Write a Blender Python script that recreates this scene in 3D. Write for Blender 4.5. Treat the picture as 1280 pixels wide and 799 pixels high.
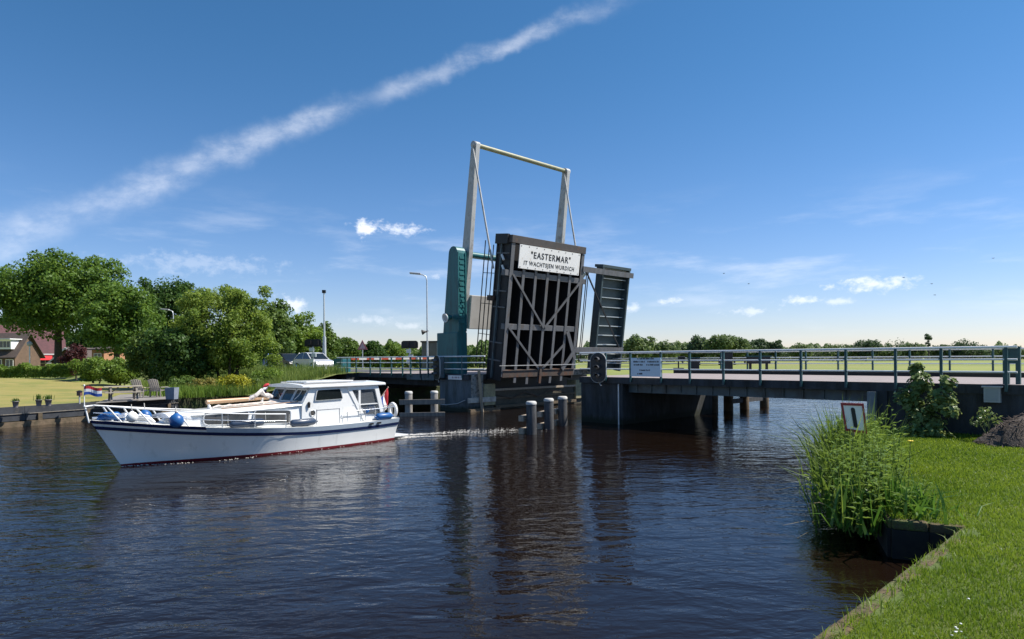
import bpy, bmesh, math, random
import numpy as np
from mathutils import Vector, Matrix

for o in list(bpy.data.objects):
    bpy.data.objects.remove(o)
scene = bpy.context.scene
COL = scene.collection
R = math.radians
random.seed(7)
RNG = np.random.default_rng(7)

# ------------------------------------------------------------------ camera
CAM_H = 3.0
FOC = 820.0 / 1280.0
ROLL = 0.008
cam_data = bpy.data.cameras.new("camera")
cam = bpy.data.objects.new("camera", cam_data)
COL.objects.link(cam)
cam_data.sensor_width = 36.0
cam_data.lens = 36.0 * FOC
cam_data.shift_y = 48.0 / 1280.0
cam_data.clip_start = 0.1
cam_data.clip_end = 9000.0
cam.matrix_world = Matrix(((math.cos(ROLL), math.sin(ROLL), 0, 0),
                           (0, 0, -1, 0),
                           (-math.sin(ROLL), math.cos(ROLL), 0, CAM_H),
                           (0, 0, 0, 1)))
scene.camera = cam


def ray(px, py):
    u = (px - 640.0) / 820.0
    v = (447.5 - py) / 820.0
    return Vector((u * math.cos(ROLL) + v * math.sin(ROLL), 1.0, -u * math.sin(ROLL) + v * math.cos(ROLL)))


def at(px, py, Y):
    d = ray(px, py)
    return Vector((d.x * Y, Y, CAM_H + d.z * Y))


def on(px, py, z):
    d = ray(px, py)
    return at(px, py, (z - CAM_H) / d.z)


def px_x(px, Y):
    return (px - 640.0) / 820.0 * Y


# ------------------------------------------------------------------ light
SUN_AZ = R(8.0)      # measured from +X towards +Y
SUN_EL = R(52.0)
sun_dir = Vector((math.cos(SUN_AZ) * math.cos(SUN_EL), math.sin(SUN_AZ) * math.cos(SUN_EL), math.sin(SUN_EL)))
sl = bpy.data.lights.new("sun", 'SUN')
sl.energy = 4.9
sl.angle = R(0.5)
sl.color = (1.0, 0.95, 0.87)
sun = bpy.data.objects.new("sun", sl)
COL.objects.link(sun)
sun.rotation_euler = sun_dir.to_track_quat('Z', 'Y').to_euler()
sun.location = (30, 0, 40)

scene.view_settings.view_transform = 'Standard'
scene.view_settings.look = 'None'
scene.view_settings.exposure = 0.6
scene.view_settings.gamma = 1.0
scene.view_settings.use_curve_mapping = False

world = bpy.data.worlds.new("World")
scene.world = world
world.use_nodes = True
wt = world.node_tree
for n in list(wt.nodes):
    wt.nodes.remove(n)


def wn(t, **k):
    n = wt.nodes.new(t)
    for a, b in k.items():
        setattr(n, a, b)
    return n


def wmath(op, a, b=None, clamp=False):
    n = wn('ShaderNodeMath', operation=op, use_clamp=clamp)
    for i, v in enumerate((a, b)):
        if v is None:
            continue
        if isinstance(v, (int, float)):
            n.inputs[i].default_value = v
        else:
            wt.links.new(v, n.inputs[i])
    return n.outputs[0]


def wdot(vsock, vec):
    n = wn('ShaderNodeVectorMath', operation='DOT_PRODUCT')
    wt.links.new(vsock, n.inputs[0])
    n.inputs[1].default_value = vec
    return n.outputs['Value']


def wsmooth(val, lo, hi, tmin=0.0, tmax=1.0):
    n = wn('ShaderNodeMapRange', interpolation_type='SMOOTHSTEP')
    wt.links.new(val, n.inputs[0])
    for i, v in zip((1, 2, 3, 4), (lo, hi, tmin, tmax)):
        n.inputs[i].default_value = v
    return n.outputs[0]


def wnoise(vsock, scale, detail=6.0, rough=0.6, stretch=(1, 1, 1)):
    mp = wn('ShaderNodeMapping')
    wt.links.new(vsock, mp.inputs[0])
    mp.inputs['Scale'].default_value = stretch
    n = wn('ShaderNodeTexNoise')
    wt.links.new(mp.outputs[0], n.inputs['Vector'])
    n.inputs['Scale'].default_value = scale
    n.inputs['Detail'].default_value = detail
    n.inputs['Roughness'].default_value = rough
    return n.outputs[0]


sky = wn('ShaderNodeTexSky', sky_type='NISHITA')
sky.sun_disc = False
sky.sun_elevation = SUN_EL
sky.sun_rotation = R(90.0) - SUN_AZ
sky.altitude = 0.0
sky.air_density = 1.0
sky.dust_density = 0.12
sky.ozone_density = 3.5
tc = wn('ShaderNodeTexCoord')
D = tc.outputs['Generated']


def nrm(v):
    return v.normalized()


# long cirrus streak along a great circle
d1, d2 = nrm(ray(-60, 326)), nrm(ray(745, 14))
pn = nrm(d1.cross(d2))
if pn.z < 0:
    pn = -pn
along_axis = nrm(d2 - d1)
along = wmath('MULTIPLY', wmath('ADD', wdot(D, along_axis), -d1.dot(along_axis)), 1.0 / (d2.dot(along_axis) - d1.dot(along_axis)))
dist = wdot(D, pn)
wig = wmath('MULTIPLY', wmath('ADD', wnoise(D, 9.0, 5.0), -0.5), 0.06)
dist2 = wmath('ADD', dist, wig)
width = wsmooth(along, 0.0, 1.05, 0.034, 0.017)
q = wmath('DIVIDE', wmath('ABSOLUTE', dist2), width)
core = wmath('POWER', wsmooth(q, 1.0, 0.0), 1.25)
cmb = wn('ShaderNodeCombineXYZ')
wt.links.new(wmath('MULTIPLY', along, 13.0), cmb.inputs[0])
wt.links.new(wmath('ADD', wmath('MULTIPLY', dist, 24.0), wmath('MULTIPLY', along, 5.0)), cmb.inputs[1])
fine = wmath('MULTIPLY', wsmooth(wnoise(cmb.outputs[0], 1.0, 10.0, 0.66), 0.30, 0.74, 0.16, 1.0), wsmooth(wnoise(D, 7.0, 3.0), 0.3, 0.62, 0.65, 1.0))
ends = wmath('MULTIPLY', wsmooth(along, 1.12, 0.9), wsmooth(along, -0.5, -0.05))
gap = wsmooth(wmath('ABSOLUTE', wmath('ADD', along, -0.625)), 0.0, 0.05, 0.3, 1.0)
streak = wmath('MULTIPLY', wmath('MULTIPLY', wmath('MULTIPLY', core, fine), wmath('MULTIPLY', ends, gap)), 0.43)
# faint high veil low over the trees
zc = wdot(D, (0, 0, 1))
veil = wmath('MULTIPLY', wmath('MULTIPLY', wsmooth(wnoise(D, 5.0, 7.0, 0.6, (1, 1, 5)), 0.48, 0.80),
             wsmooth(wmath('ABSOLUTE', wmath('ADD', zc, -0.12)), 0.14, 0.0)), 0.40)
mask = wmath('MAXIMUM', streak, veil)
# small fair-weather cumulus: px, py, half width, half height, opacity
CUM = [(461, 285, 25, 13, 0.95), (503, 287, 32, 9, 0.75), (365, 381, 24, 12, 0.75), (545, 345, 13, 6, 0.35),
       (1095, 355, 58, 12, 0.72), (1003, 376, 32, 7, 0.65), (1045, 377, 22, 6, 0.5), (938, 390, 36, 6, 0.5),
       (838, 376, 19, 6, 0.6), (790, 386, 14, 8, 0.55), (465, 400, 40, 9, 0.35), (512, 408, 30, 7, 0.35), (250, 330, 120, 16, 0.22)]
cn = wnoise(D, 60.0, 9.0, 0.62, (1, 1, 1.5))
for px, py, hw, hh, op in CUM:
    c = nrm(ray(px, py))
    t = nrm(Vector((c.y, -c.x, 0)))
    u = nrm(t.cross(c)) if t.cross(c).z > 0 else -nrm(t.cross(c))
    k = c.y
    x = wmath('DIVIDE', wdot(D, t), hw / 820.0 * k)
    y = wmath('DIVIDE', wdot(D, u), hh / 820.0 * k)
    r2 = wmath('SQRT', wmath('ADD', wmath('MULTIPLY', x, x), wmath('MULTIPLY', y, y)))
    v = wmath('ADD', wmath('SUBTRACT', 1.0, r2), wmath('MULTIPLY', wmath('ADD', cn, -0.5), 3.0))
    f = wmath('MULTIPLY', wsmooth(v, 0.0, 1.05), op)
    front = wsmooth(wdot(D, c), 0.5, 0.6)
    mask = wmath('MAXIMUM', mask, wmath('MULTIPLY', f, front))
mixc = wn('ShaderNodeMix', data_type='RGBA')
wt.links.new(mask, mixc.inputs[0])
hsv = wn('ShaderNodeHueSaturation')
hsv.inputs['Saturation'].default_value = 1.14
wt.links.new(sky.outputs[0], hsv.inputs['Color'])
tint = wn('ShaderNodeMix', data_type='RGBA', blend_type='MULTIPLY')
tint.inputs[0].default_value = 1.0
tcol = wn('ShaderNodeMix', data_type='RGBA')
wt.links.new(wsmooth(wdot(D, (0, 0, 1)), 0.0, 0.48), tcol.inputs[0])
tcol.inputs[6].default_value = (0.97, 0.93, 1.13, 1)
tcol.inputs[7].default_value = (0.64, 0.93, 1.02, 1)
wt.links.new(tcol.outputs[2], tint.inputs[7])
wt.links.new(hsv.outputs[0], tint.inputs[6])
wt.links.new(tint.outputs[2], mixc.inputs[6])
mixc.inputs[7].default_value = (9.6, 9.9, 10.6, 1)
bg = wn('ShaderNodeBackground')
bg.inputs['Strength'].default_value = 0.080
wt.links.new(mixc.outputs[2], bg.inputs[0])
wo = wn('ShaderNodeOutputWorld')
wt.links.new(bg.outputs[0], wo.inputs[0])

# ------------------------------------------------------------------ materials
MATS = {}


def mat(name, col, rough=0.6, metal=0.0, col2=None, scale=3.0, detail=5.0, bump=0.0, bscale=None, stretch=(1, 1, 1),
        spec=0.5, trans=0.0, lo=0.35, hi=0.65, dirt=None, dscale=1.2, dlo=0.55, dhi=0.75, wet=None):
    if name in MATS:
        return MATS[name]
    m = bpy.data.materials.new(name)
    m.use_nodes = True
    nt = m.node_tree
    b = nt.nodes['Principled BSDF']
    b.inputs['Base Color'].default_value = (*col, 1)
    b.inputs['Roughness'].default_value = rough
    b.inputs['Metallic'].default_value = metal
    b.inputs['Specular IOR Level'].default_value = spec
    tcn = nt.nodes.new('ShaderNodeTexCoord')
    mp = nt.nodes.new('ShaderNodeMapping')
    mp.inputs['Scale'].default_value = stretch
    nt.links.new(tcn.outputs['Object'], mp.inputs[0])

    def noise(sc, det=detail):
        n = nt.nodes.new('ShaderNodeTexNoise')
        n.inputs['Scale'].default_value = sc
        n.inputs['Detail'].default_value = det
        n.inputs['Roughness'].default_value = 0.62
        nt.links.new(mp.outputs[0], n.inputs['Vector'])
        return n.outputs[0]

    def rng(s, a, c):
        r = nt.nodes.new('ShaderNodeMapRange')
        r.inputs[1].default_value = a
        r.inputs[2].default_value = c
        nt.links.new(s, r.inputs[0])
        return r.outputs[0]

    src = None
    if col2 is not None:
        mx = nt.nodes.new('ShaderNodeMix')
        mx.data_type = 'RGBA'
        mx.inputs[6].default_value = (*col, 1)
        mx.inputs[7].default_value = (*col2, 1)
        nt.links.new(rng(noise(scale), lo, hi), mx.inputs[0])
        src = mx.outputs[2]
    if dirt is not None:
        mx = nt.nodes.new('ShaderNodeMix')
        mx.data_type = 'RGBA'
        if src is not None:
            nt.links.new(src, mx.inputs[6])
        else:
            mx.inputs[6].default_value = (*col, 1)
        mx.inputs[7].default_value = (*dirt, 1)
        nt.links.new(rng(noise(dscale, 9.0), dlo, dhi), mx.inputs[0])
        src = mx.outputs[2]
    if wet is not None:
        sp3 = nt.nodes.new('ShaderNodeSeparateXYZ')
        nt.links.new(tcn.outputs['Object'], sp3.inputs[0])
        ad3 = nt.nodes.new('ShaderNodeMath')
        ad3.operation = 'MULTIPLY_ADD'
        nt.links.new(noise(3.0), ad3.inputs[0])
        ad3.inputs[1].default_value = 0.5
        nt.links.new(sp3.outputs[2], ad3.inputs[2])
        mx = nt.nodes.new('ShaderNodeMix')
        mx.data_type = 'RGBA'
        nt.links.new(rng(ad3.outputs[0], 0.62, 0.42), mx.inputs[0])
        if src is not None:
            nt.links.new(src, mx.inputs[6])
        else:
            mx.inputs[6].default_value = (*col, 1)
        mx.inputs[7].default_value = (*wet, 1)
        src = mx.outputs[2]
    if src is not None:
        nt.links.new(src, b.inputs['Base Color'])
    if bump > 0:
        bp = nt.nodes.new('ShaderNodeBump')
        bp.inputs['Strength'].default_value = 1.0
        bp.inputs['Distance'].default_value = bump
        nt.links.new(noise(bscale or scale * 6), bp.inputs['Height'])
        nt.links.new(bp.outputs[0], b.inputs['Normal'])
    MATS[name] = m
    return m


def leafmat(name, dark, light, trans=0.35, rough=0.55):
    if name in MATS:
        return MATS[name]
    m = bpy.data.materials.new(name)
    m.use_nodes = True
    nt = m.node_tree
    b = nt.nodes['Principled BSDF']
    out = nt.nodes['Material Output']
    g = nt.nodes.new('ShaderNodeNewGeometry')
    n = nt.nodes.new('ShaderNodeTexNoise')
    tcn = nt.nodes.new('ShaderNodeTexCoord')
    nt.links.new(tcn.outputs['Object'], n.inputs['Vector'])
    n.inputs['Scale'].default_value = 0.55
    n.inputs['Detail'].default_value = 3
    ad = nt.nodes.new('ShaderNodeMath')
    ad.operation = 'MULTIPLY_ADD'
    nt.links.new(g.outputs['Random Per Island'], ad.inputs[0])
    ad.inputs[1].default_value = 0.55
    ad2 = nt.nodes.new('ShaderNodeMath')
    ad2.operation = 'MULTIPLY_ADD'
    nt.links.new(n.outputs[0], ad2.inputs[0])
    ad2.inputs[1].default_value = 1.4
    ad2.inputs[2].default_value = -0.47
    nt.links.new(ad2.outputs[0], ad.inputs[2])
    mx = nt.nodes.new('ShaderNodeMix')
    mx.data_type = 'RGBA'
    mx.clamp_factor = True
    nt.links.new(ad.outputs[0], mx.inputs[0])
    mx.inputs[6].default_value = (*dark, 1)
    mx.inputs[7].default_value = (*light, 1)
    nt.links.new(mx.outputs[2], b.inputs['Base Color'])
    b.inputs['Roughness'].default_value = rough
    b.inputs['Specular IOR Level'].default_value = 0.35
    tr = nt.nodes.new('ShaderNodeBsdfTranslucent')
    hs = nt.nodes.new('ShaderNodeHueSaturation')
    hs.inputs['Value'].default_value = 1.3
    hs.inputs['Hue'].default_value = 0.485
    nt.links.new(mx.outputs[2], hs.inputs['Color'])
    nt.links.new(hs.outputs[0], tr.inputs['Color'])
    ms = nt.nodes.new('ShaderNodeMixShader')
    ms.inputs[0].default_value = trans
    nt.links.new(b.outputs[0], ms.inputs[1])
    nt.links.new(tr.outputs[0], ms.inputs[2])
    nt.links.new(ms.outputs[0], out.inputs[0])
    MATS[name] = m
    return m


# ------------------------------------------------------------------ mesh tools
class MB:
    def __init__(self):
        self.v = []
        self.f = []
        self.sm = []

    def add(self, vs, fs, smooth=False):
        o = len(self.v)
        self.v.extend([tuple(v) for v in vs])
        for f in fs:
            self.f.append(tuple(i + o for i in f))
            self.sm.append(smooth)
        return self

    def hexa(self, p):
        """8 corners: bottom 0-3 ccw, top 4-7."""
        return self.add(p, [(3, 2, 1, 0), (4, 5, 6, 7), (0, 1, 5, 4), (1, 2, 6, 5), (2, 3, 7, 6), (3, 0, 4, 7)])

    def box(self, c, size, ax=None):
        c = Vector(c)
        if ax is None:
            X, Y, Z = Vector((1, 0, 0)), Vector((0, 1, 0)), Vector((0, 0, 1))
        else:
            X, Y, Z = ax
        a, b, d = X * size[0] / 2, Y * size[1] / 2, Z * size[2] / 2
        return self.hexa([c - a - b - d, c + a - b - d, c + a + b - d, c - a + b - d,
                          c - a - b + d, c + a - b + d, c + a + b + d, c - a + b + d])

    def beam(self, p0, p1, wd, ht, up=Vector((0, 0, 1))):
        p0, p1 = Vector(p0), Vector(p1)
        d = (p1 - p0)
        L = d.length
        d.normalize()
        s = d.cross(up)
        if s.length < 1e-4:
            s = d.cross(Vector((1, 0, 0)))
        s.normalize()
        u = s.cross(d).normalized()
        return self.box((p0 + p1) / 2, (L, wd, ht), (d, s, u))

    def tube(self, p0, p1, r, r2=None, n=10, caps=True):
        return self.path([p0, p1], [r, r if r2 is None else r2], n, caps)

    def path(self, pts, rad, n=8, caps=True):
        pts = [Vector(p) for p in pts]
        if isinstance(rad, (int, float)):
            rad = [rad] * len(pts)
        rings = []
        prev = None
        for i, p in enumerate(pts):
            if i == 0:
                d = pts[1] - p
            elif i == len(pts) - 1:
                d = p - pts[i - 1]
            else:
                d = pts[i + 1] - pts[i - 1]
            d.normalize()
            if prev is None:
                s = d.cross(Vector((0, 0, 1)))
                if s.length < 1e-3:
                    s = d.cross(Vector((1, 0, 0)))
            else:
                s = prev - d * prev.dot(d)
            s.normalize()
            prev = s
            t = d.cross(s)
            rings.append([p + (s * math.cos(2 * math.pi * k / n) + t * math.sin(2 * math.pi * k / n)) * rad[i] for k in range(n)])
        return self.loft(rings, True, caps, True)

    def loft(self, rings, closed=True, caps=True, smooth=False):
        n = len(rings[0])
        vs = [v for r in rings for v in r]
        fs = []
        m = n if closed else n - 1
        for i in range(len(rings) - 1):
            for k in range(m):
                a, b = i * n + k, i * n + (k + 1) % n
                fs.append((a, b, b + n, a + n))
        self.add(vs, fs, smooth)
        if caps and closed:
            self.add(rings[0], [tuple(reversed(range(n)))])
            self.add(rings[-1], [tuple(range(n))])
        return self

    def prism(self, poly, vec):
        a = [Vector(p) for p in poly]
        v = Vector(vec)
        return self.loft([a, [p + v for p in a]], True, True)

    def ball(self, c, r, nu=14, nv=9, sc=(1, 1, 1)):
        c = Vector(c)
        rings = []
        for j in range(nv + 1):
            th = math.pi * j / nv
            rr = max(math.sin(th), 0.001)
            rings.append([c + Vector((r * sc[0] * rr * math.cos(2 * math.pi * k / nu), r * sc[1] * rr * math.sin(2 * math.pi * k / nu),
                                      -r * sc[2] * math.cos(th))) for k in range(nu)])
        return self.loft(rings, True, True, True)

    def lathe(self, c, prof, n=16, axis=Vector((0, 0, 1))):
        c = Vector(c)
        ax = axis.normalized()
        s = ax.cross(Vector((0, 1, 0)))
        if s.length < 1e-3:
            s = ax.cross(Vector((1, 0, 0)))
        s.normalize()
        t = ax.cross(s)
        rings = [[c + ax * h + (s * math.cos(2 * math.pi * k / n) + t * math.sin(2 * math.pi * k / n)) * max(r, 1e-4) for k in range(n)]
                 for r, h in prof]
        return self.loft(rings, True, True, True)

    def mesh(self, name, inv=None):
        me = bpy.data.meshes.new(name)
        me.from_pydata(self.v, [], self.f)
        if inv is not None:
            me.transform(inv)
        me.polygons.foreach_set('use_smooth', self.sm)
        bm = bmesh.new()
        bm.from_mesh(me)
        bmesh.ops.recalc_face_normals(bm, faces=bm.faces)
        bm.to_mesh(me)
        bm.free()
        if any(self.sm) and not all(self.sm):
            pass
        me.update()
        return me


ROOTM = {}


def tag(o, label=None, cat=None, group=None, kind=None):
    if label:
        o['label'] = label
    if cat:
        o['category'] = cat
    if group:
        o['group'] = group
    if kind:
        o['kind'] = kind
    return o


def thing(name, label, cat, loc=(0, 0, 0), rz=0.0, group=None):
    o = bpy.data.objects.new(name, None)
    o.empty_display_size = 0.3
    COL.objects.link(o)
    o.location = loc
    o.rotation_euler = (0, 0, rz)
    ROOTM[o.name] = Matrix.Translation(Vector(loc)) @ Matrix.Rotation(rz, 4, 'Z')
    return tag(o, label, cat, group)


def root_of(o):
    while o.parent is not None:
        o = o.parent
    return o


def build(name, mb, m, parent=None, local=False, kind=None, label=None, bevel=0.0):
    """links the mesh as one object; points are world points unless local."""
    inv = None
    if parent is not None and not local:
        inv = ROOTM[root_of(parent).name].inverted()
    me = mb.mesh(name, inv)
    o = bpy.data.objects.new(name, me)
    COL.objects.link(o)
    me.materials.append(m)
    if parent is not None:
        o.parent = parent
    else:
        ROOTM[o.name] = Matrix.Identity(4)
    if bevel > 0:
        b = o.modifiers.new('edge', 'BEVEL')
        b.width = bevel
        b.segments = 2
        b.limit_method = 'ANGLE'
        b.angle_limit = R(40)
    if kind:
        o['kind'] = kind
    if label:
        o['label'] = label
    return o


def fast_mesh(name, V, F, m, parent=None, kind=None, local=False):
    """V (n,3) float array, F (m,k) int array: one object."""
    V = np.asarray(V, np.float32)
    F = np.asarray(F, np.int32)
    if parent is not None and not local:
        M = np.array(ROOTM[root_of(parent).name].inverted())
        V = (V @ M[:3, :3].T + M[:3, 3]).astype(np.float32)
    me = bpy.data.meshes.new(name)
    me.vertices.add(len(V))
    me.vertices.foreach_set('co', V.ravel())
    k = F.shape[1]
    me.loops.add(F.size)
    me.loops.foreach_set('vertex_index', F.ravel())
    me.polygons.add(len(F))
    me.polygons.foreach_set('loop_start', np.arange(0, F.size, k, dtype=np.int32))
    me.update(calc_edges=True)
    me.materials.append(m)
    o = bpy.data.objects.new(name, me)
    COL.objects.link(o)
    if parent is not None:
        o.parent = parent
    else:
        ROOTM[o.name] = Matrix.Identity(4)
    if kind:
        o['kind'] = kind
    return o


def copy_tree(o, parent=None):
    c = o.copy()
    COL.objects.link(c)
    if parent is not None:
        c.parent = parent
    else:
        ROOTM[c.name] = ROOTM[o.name]
    for ch in list(o.children):
        copy_tree(ch, c)
    return c


def place(o, loc, rz=None):
    o.location = loc
    if rz is not None:
        o.rotation_euler = (0, 0, rz)
    ROOTM[o.name] = Matrix.Translation(Vector(loc)) @ Matrix.Rotation(o.rotation_euler[2], 4, 'Z')


def unit(a):
    return a / np.maximum(np.linalg.norm(a, axis=-1, keepdims=True), 1e-9)


def leaf_cards(P, N, size, rng, aspect=0.6, droop=0.0):
    """diamond leaves with a fold: P centres, N normals, size per leaf -> V, F."""
    n = len(P)
    rnd = unit(rng.normal(size=(n, 3)))
    T = unit(np.cross(N, rnd))
    if droop:
        T = unit(T + np.array([0, 0, -droop]))
    B = unit(np.cross(N, T))
    s = size[:, None]
    a = P - T * s * 0.5
    c = P + T * s * 0.5
    b = P + B * s * 0.5 * aspect + N * s * 0.10
    d = P - B * s * 0.5 * aspect + N * s * 0.10
    V = np.stack([a, b, c, d], 1).reshape(-1, 3)
    F = np.arange(4 * n).reshape(-1, 4)
    return V, F


def blades(P, H, W, rng, lean=0.35, az=None, curve=0.3):
    """grass or reed blades of 2 quads + tip: base P, heights, widths -> V, F (tris)."""
    n = len(P)
    a = rng.uniform(0, 2 * np.pi, n) if az is None else az
    dirv = np.stack([np.cos(a), np.sin(a), np.zeros(n)], 1)
    b = rng.uniform(0, 2 * np.pi, n)
    side = np.stack([np.cos(b), np.sin(b), np.zeros(n)], 1)
    L = (np.abs(rng.normal(0, lean, n)))[:, None]
    h = H[:, None]
    w = W[:, None]
    up = np.array([0, 0, 1.0])
    p1 = P + up * h * 0.55 + dirv * h * L * 0.40
    p2 = P + up * h * (1.0 - np.minimum(L, .9) * curve) + dirv * h * L * 1.0
    V = np.stack([P - side * w * .5, P + side * w * .5, p1 - side * w * .42, p1 + side * w * .42, p2], 1).reshape(-1, 3)
    i = np.arange(n)[:, None] * 5
    F = np.concatenate([i + np.array([[0, 1, 3]]), i + np.array([[0, 3, 2]]), i + np.array([[2, 3, 4]])], 0)
    return V, F


# ------------------------------------------------------------------ bridge frame
ES = Vector((0.6985, -0.7155, 0))
EW = Vector((0.7155, 0.6985, 0))
EZ = Vector((0, 0, 1))
B0 = Vector((9.25, 24.4, 0))
ZD = 2.10


def BP(s, w, z):
    return B0 + ES * s + EW * w + EZ * z


def bbox(mb, s0, s1, w0, w1, z0, z1):
    return mb.hexa([BP(s0, w0, z0), BP(s1, w0, z0), BP(s1, w1, z0), BP(s0, w1, z0),
                    BP(s0, w0, z1), BP(s1, w0, z1), BP(s1, w1, z1), BP(s0, w1, z1)])


def s_at(px, w):
    u = (px - 640.0) / 820.0
    return (u * (24.4 + 0.6985 * w) - 9.25 - 0.7155 * w) / (0.6985 + 0.7155 * u)


# ------------------------------------------------------------------ colours
M_grass_r = mat('lawn_green', (0.06, 0.10, 0.012), 0.9, col2=(0.10, 0.13, 0.02), scale=1.3, detail=8, bump=0.03, bscale=30, dirt=(0.16, 0.15, 0.045), dscale=0.9, dlo=0.55, dhi=0.8)
M_lawn_l = mat('lawn_dry', (0.22, 0.21, 0.045), 0.9, col2=(0.30, 0.24, 0.075), scale=0.55, detail=7, bump=0.03, bscale=9, stretch=(1, 1.6, 1), dirt=(0.12, 0.16, 0.03), dscale=0.35, dlo=0.5, dhi=0.72)
M_meadow = mat('meadow_grass', (0.23, 0.25, 0.05), 0.95, col2=(0.15, 0.19, 0.035), scale=0.035, detail=9, bump=0.04, bscale=4, dirt=(0.25, 0.22, 0.08), dscale=0.02, dlo=0.5, dhi=0.7)
M_bank = mat('bank_earth', (0.04, 0.033, 0.02), 0.95, col2=(0.05, 0.08, 0.02), scale=2.0, bump=0.05)
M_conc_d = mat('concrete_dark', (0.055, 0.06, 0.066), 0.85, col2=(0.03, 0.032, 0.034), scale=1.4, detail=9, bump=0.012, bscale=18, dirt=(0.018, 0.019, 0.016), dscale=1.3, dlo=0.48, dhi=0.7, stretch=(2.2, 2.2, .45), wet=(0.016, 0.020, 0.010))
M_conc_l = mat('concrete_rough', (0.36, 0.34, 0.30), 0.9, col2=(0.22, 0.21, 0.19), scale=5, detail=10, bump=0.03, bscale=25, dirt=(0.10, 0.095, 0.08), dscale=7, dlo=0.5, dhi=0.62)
M_conc_y = mat('concrete_lichen', (0.40, 0.35, 0.20), 0.9, col2=(0.25, 0.23, 0.14), scale=5, detail=9, bump=0.02, bscale=25)
M_asph = mat('asphalt_pale', (0.30, 0.25, 0.24), 0.9, col2=(0.24, 0.21, 0.20), scale=2.5, detail=9, bump=0.004, bscale=90)
M_road = mat('asphalt_dark', (0.09, 0.09, 0.09), 0.9, col2=(0.065, 0.065, 0.065), scale=1.2, detail=9)
M_girder = mat('girder_blue_grey', (0.10, 0.145, 0.165), 0.55, col2=(0.065, 0.09, 0.10), scale=1.5, detail=9, dirt=(0.05, 0.045, 0.035), dscale=1.3, dlo=0.5, dhi=0.7)
M_teal = mat('tower_teal', (0.022, 0.155, 0.165), 0.45, col2=(0.018, 0.12, 0.13), scale=1.2, detail=8, dirt=(0.022, 0.065, 0.06), dscale=2.0, dlo=0.5, dhi=0.75, stretch=(2.5, 2.5, .4))
M_teal_d = mat('rail_post_teal', (0.02, 0.085, 0.095), 0.45, col2=(0.015, 0.06, 0.07), scale=4)
M_galv = mat('galvanised', (0.62, 0.65, 0.66), 0.38, 0.35, col2=(0.52, 0.55, 0.57), scale=4, detail=6)
M_rail = mat('rail_white', (0.82, 0.83, 0.82), 0.45, 0.0, col2=(0.74, 0.75, 0.75), scale=3, detail=6)
M_mast = mat('mast_grey', (0.50, 0.50, 0.49), 0.5, col2=(0.42, 0.42, 0.41), scale=1.5, detail=9, dirt=(0.24, 0.21, 0.17), dscale=2.2, dlo=0.52, dhi=0.72)
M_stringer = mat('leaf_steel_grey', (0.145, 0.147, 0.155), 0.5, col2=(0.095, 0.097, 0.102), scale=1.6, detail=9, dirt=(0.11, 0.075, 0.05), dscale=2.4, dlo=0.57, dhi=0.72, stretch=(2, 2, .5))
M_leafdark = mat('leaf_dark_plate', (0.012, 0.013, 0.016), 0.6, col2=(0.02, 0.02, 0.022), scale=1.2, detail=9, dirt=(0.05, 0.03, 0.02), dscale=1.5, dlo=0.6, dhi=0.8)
M_brown = mat('beam_brown', (0.085, 0.072, 0.066), 0.6, col2=(0.06, 0.052, 0.048), scale=2, detail=9, dirt=(0.20, 0.11, 0.06), dscale=2, dlo=0.56, dhi=0.74)
M_rust = mat('rusty_steel', (0.10, 0.072, 0.055), 0.75, col2=(0.065, 0.05, 0.042), scale=3, detail=9, dirt=(0.14, 0.055, 0.025), dscale=2.5, dlo=0.5, dhi=0.68)
M_black = mat('black_paint', (0.012, 0.012, 0.014), 0.5)
M_white = mat('white_paint', (0.80, 0.80, 0.78), 0.35)
M_signw = mat('sign_white', (0.86, 0.85, 0.82), 0.5, col2=(0.82, 0.80, 0.76), scale=2, dirt=(0.50, 0.38, 0.24), dscale=3.4, dlo=0.62, dhi=0.78)
M_signblue = mat('sign_pale_blue', (0.55, 0.68, 0.78), 0.3, col2=(0.60, 0.71, 0.78), scale=2)
M_text = mat('sign_ink', (0.012, 0.012, 0.015), 0.6)
M_red = mat('sign_red', (0.30, 0.02, 0.03), 0.45)
M_cwt = mat('counterweight_grey', (0.50, 0.49, 0.47), 0.6, col2=(0.42, 0.41, 0.39), scale=1, detail=8)
M_slat = mat('cycle_leaf_slate', (0.05, 0.078, 0.086), 0.5, col2=(0.036, 0.058, 0.066), scale=2, detail=8)
M_slatl = mat('cycle_leaf_rib', (0.42, 0.47, 0.49), 0.45)
M_wood = mat('weathered_timber', (0.26, 0.23, 0.19), 0.85, col2=(0.15, 0.135, 0.12), scale=2.2, detail=9, bump=0.01, bscale=14, stretch=(4, 4, 0.6))
M_pile = mat('pile_timber', (0.085, 0.088, 0.092), 0.85, col2=(0.035, 0.036, 0.04), scale=3, detail=9, bump=0.015, bscale=16, stretch=(3, 3, 0.5), dirt=(0.20, 0.16, 0.11), dscale=2.0, dlo=0.58, dhi=0.75)
M_pilecap = mat('pile_cap', (0.55, 0.54, 0.51), 0.7, col2=(0.40, 0.39, 0.37), scale=6)
M_woodend = mat('timber_end_grain', (0.44, 0.36, 0.27), 0.85, col2=(0.30, 0.25, 0.19), scale=9, detail=8)
M_blackwood = mat('tarred_board', (0.045, 0.05, 0.06), 0.75, col2=(0.025, 0.028, 0.033), scale=2, detail=9, bump=0.008, bscale=12, dirt=(0.11, 0.10, 0.09), dscale=2.0, dlo=0.6, dhi=0.8)
M_wetwood = mat('waterline_timber', (0.17, 0.12, 0.075), 0.8, col2=(0.07, 0.055, 0.03), scale=2.5, detail=9, bump=0.02, bscale=14)
M_glass_d = mat('dark_glass', (0.012, 0.016, 0.018), 0.06, spec=0.6)

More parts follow.
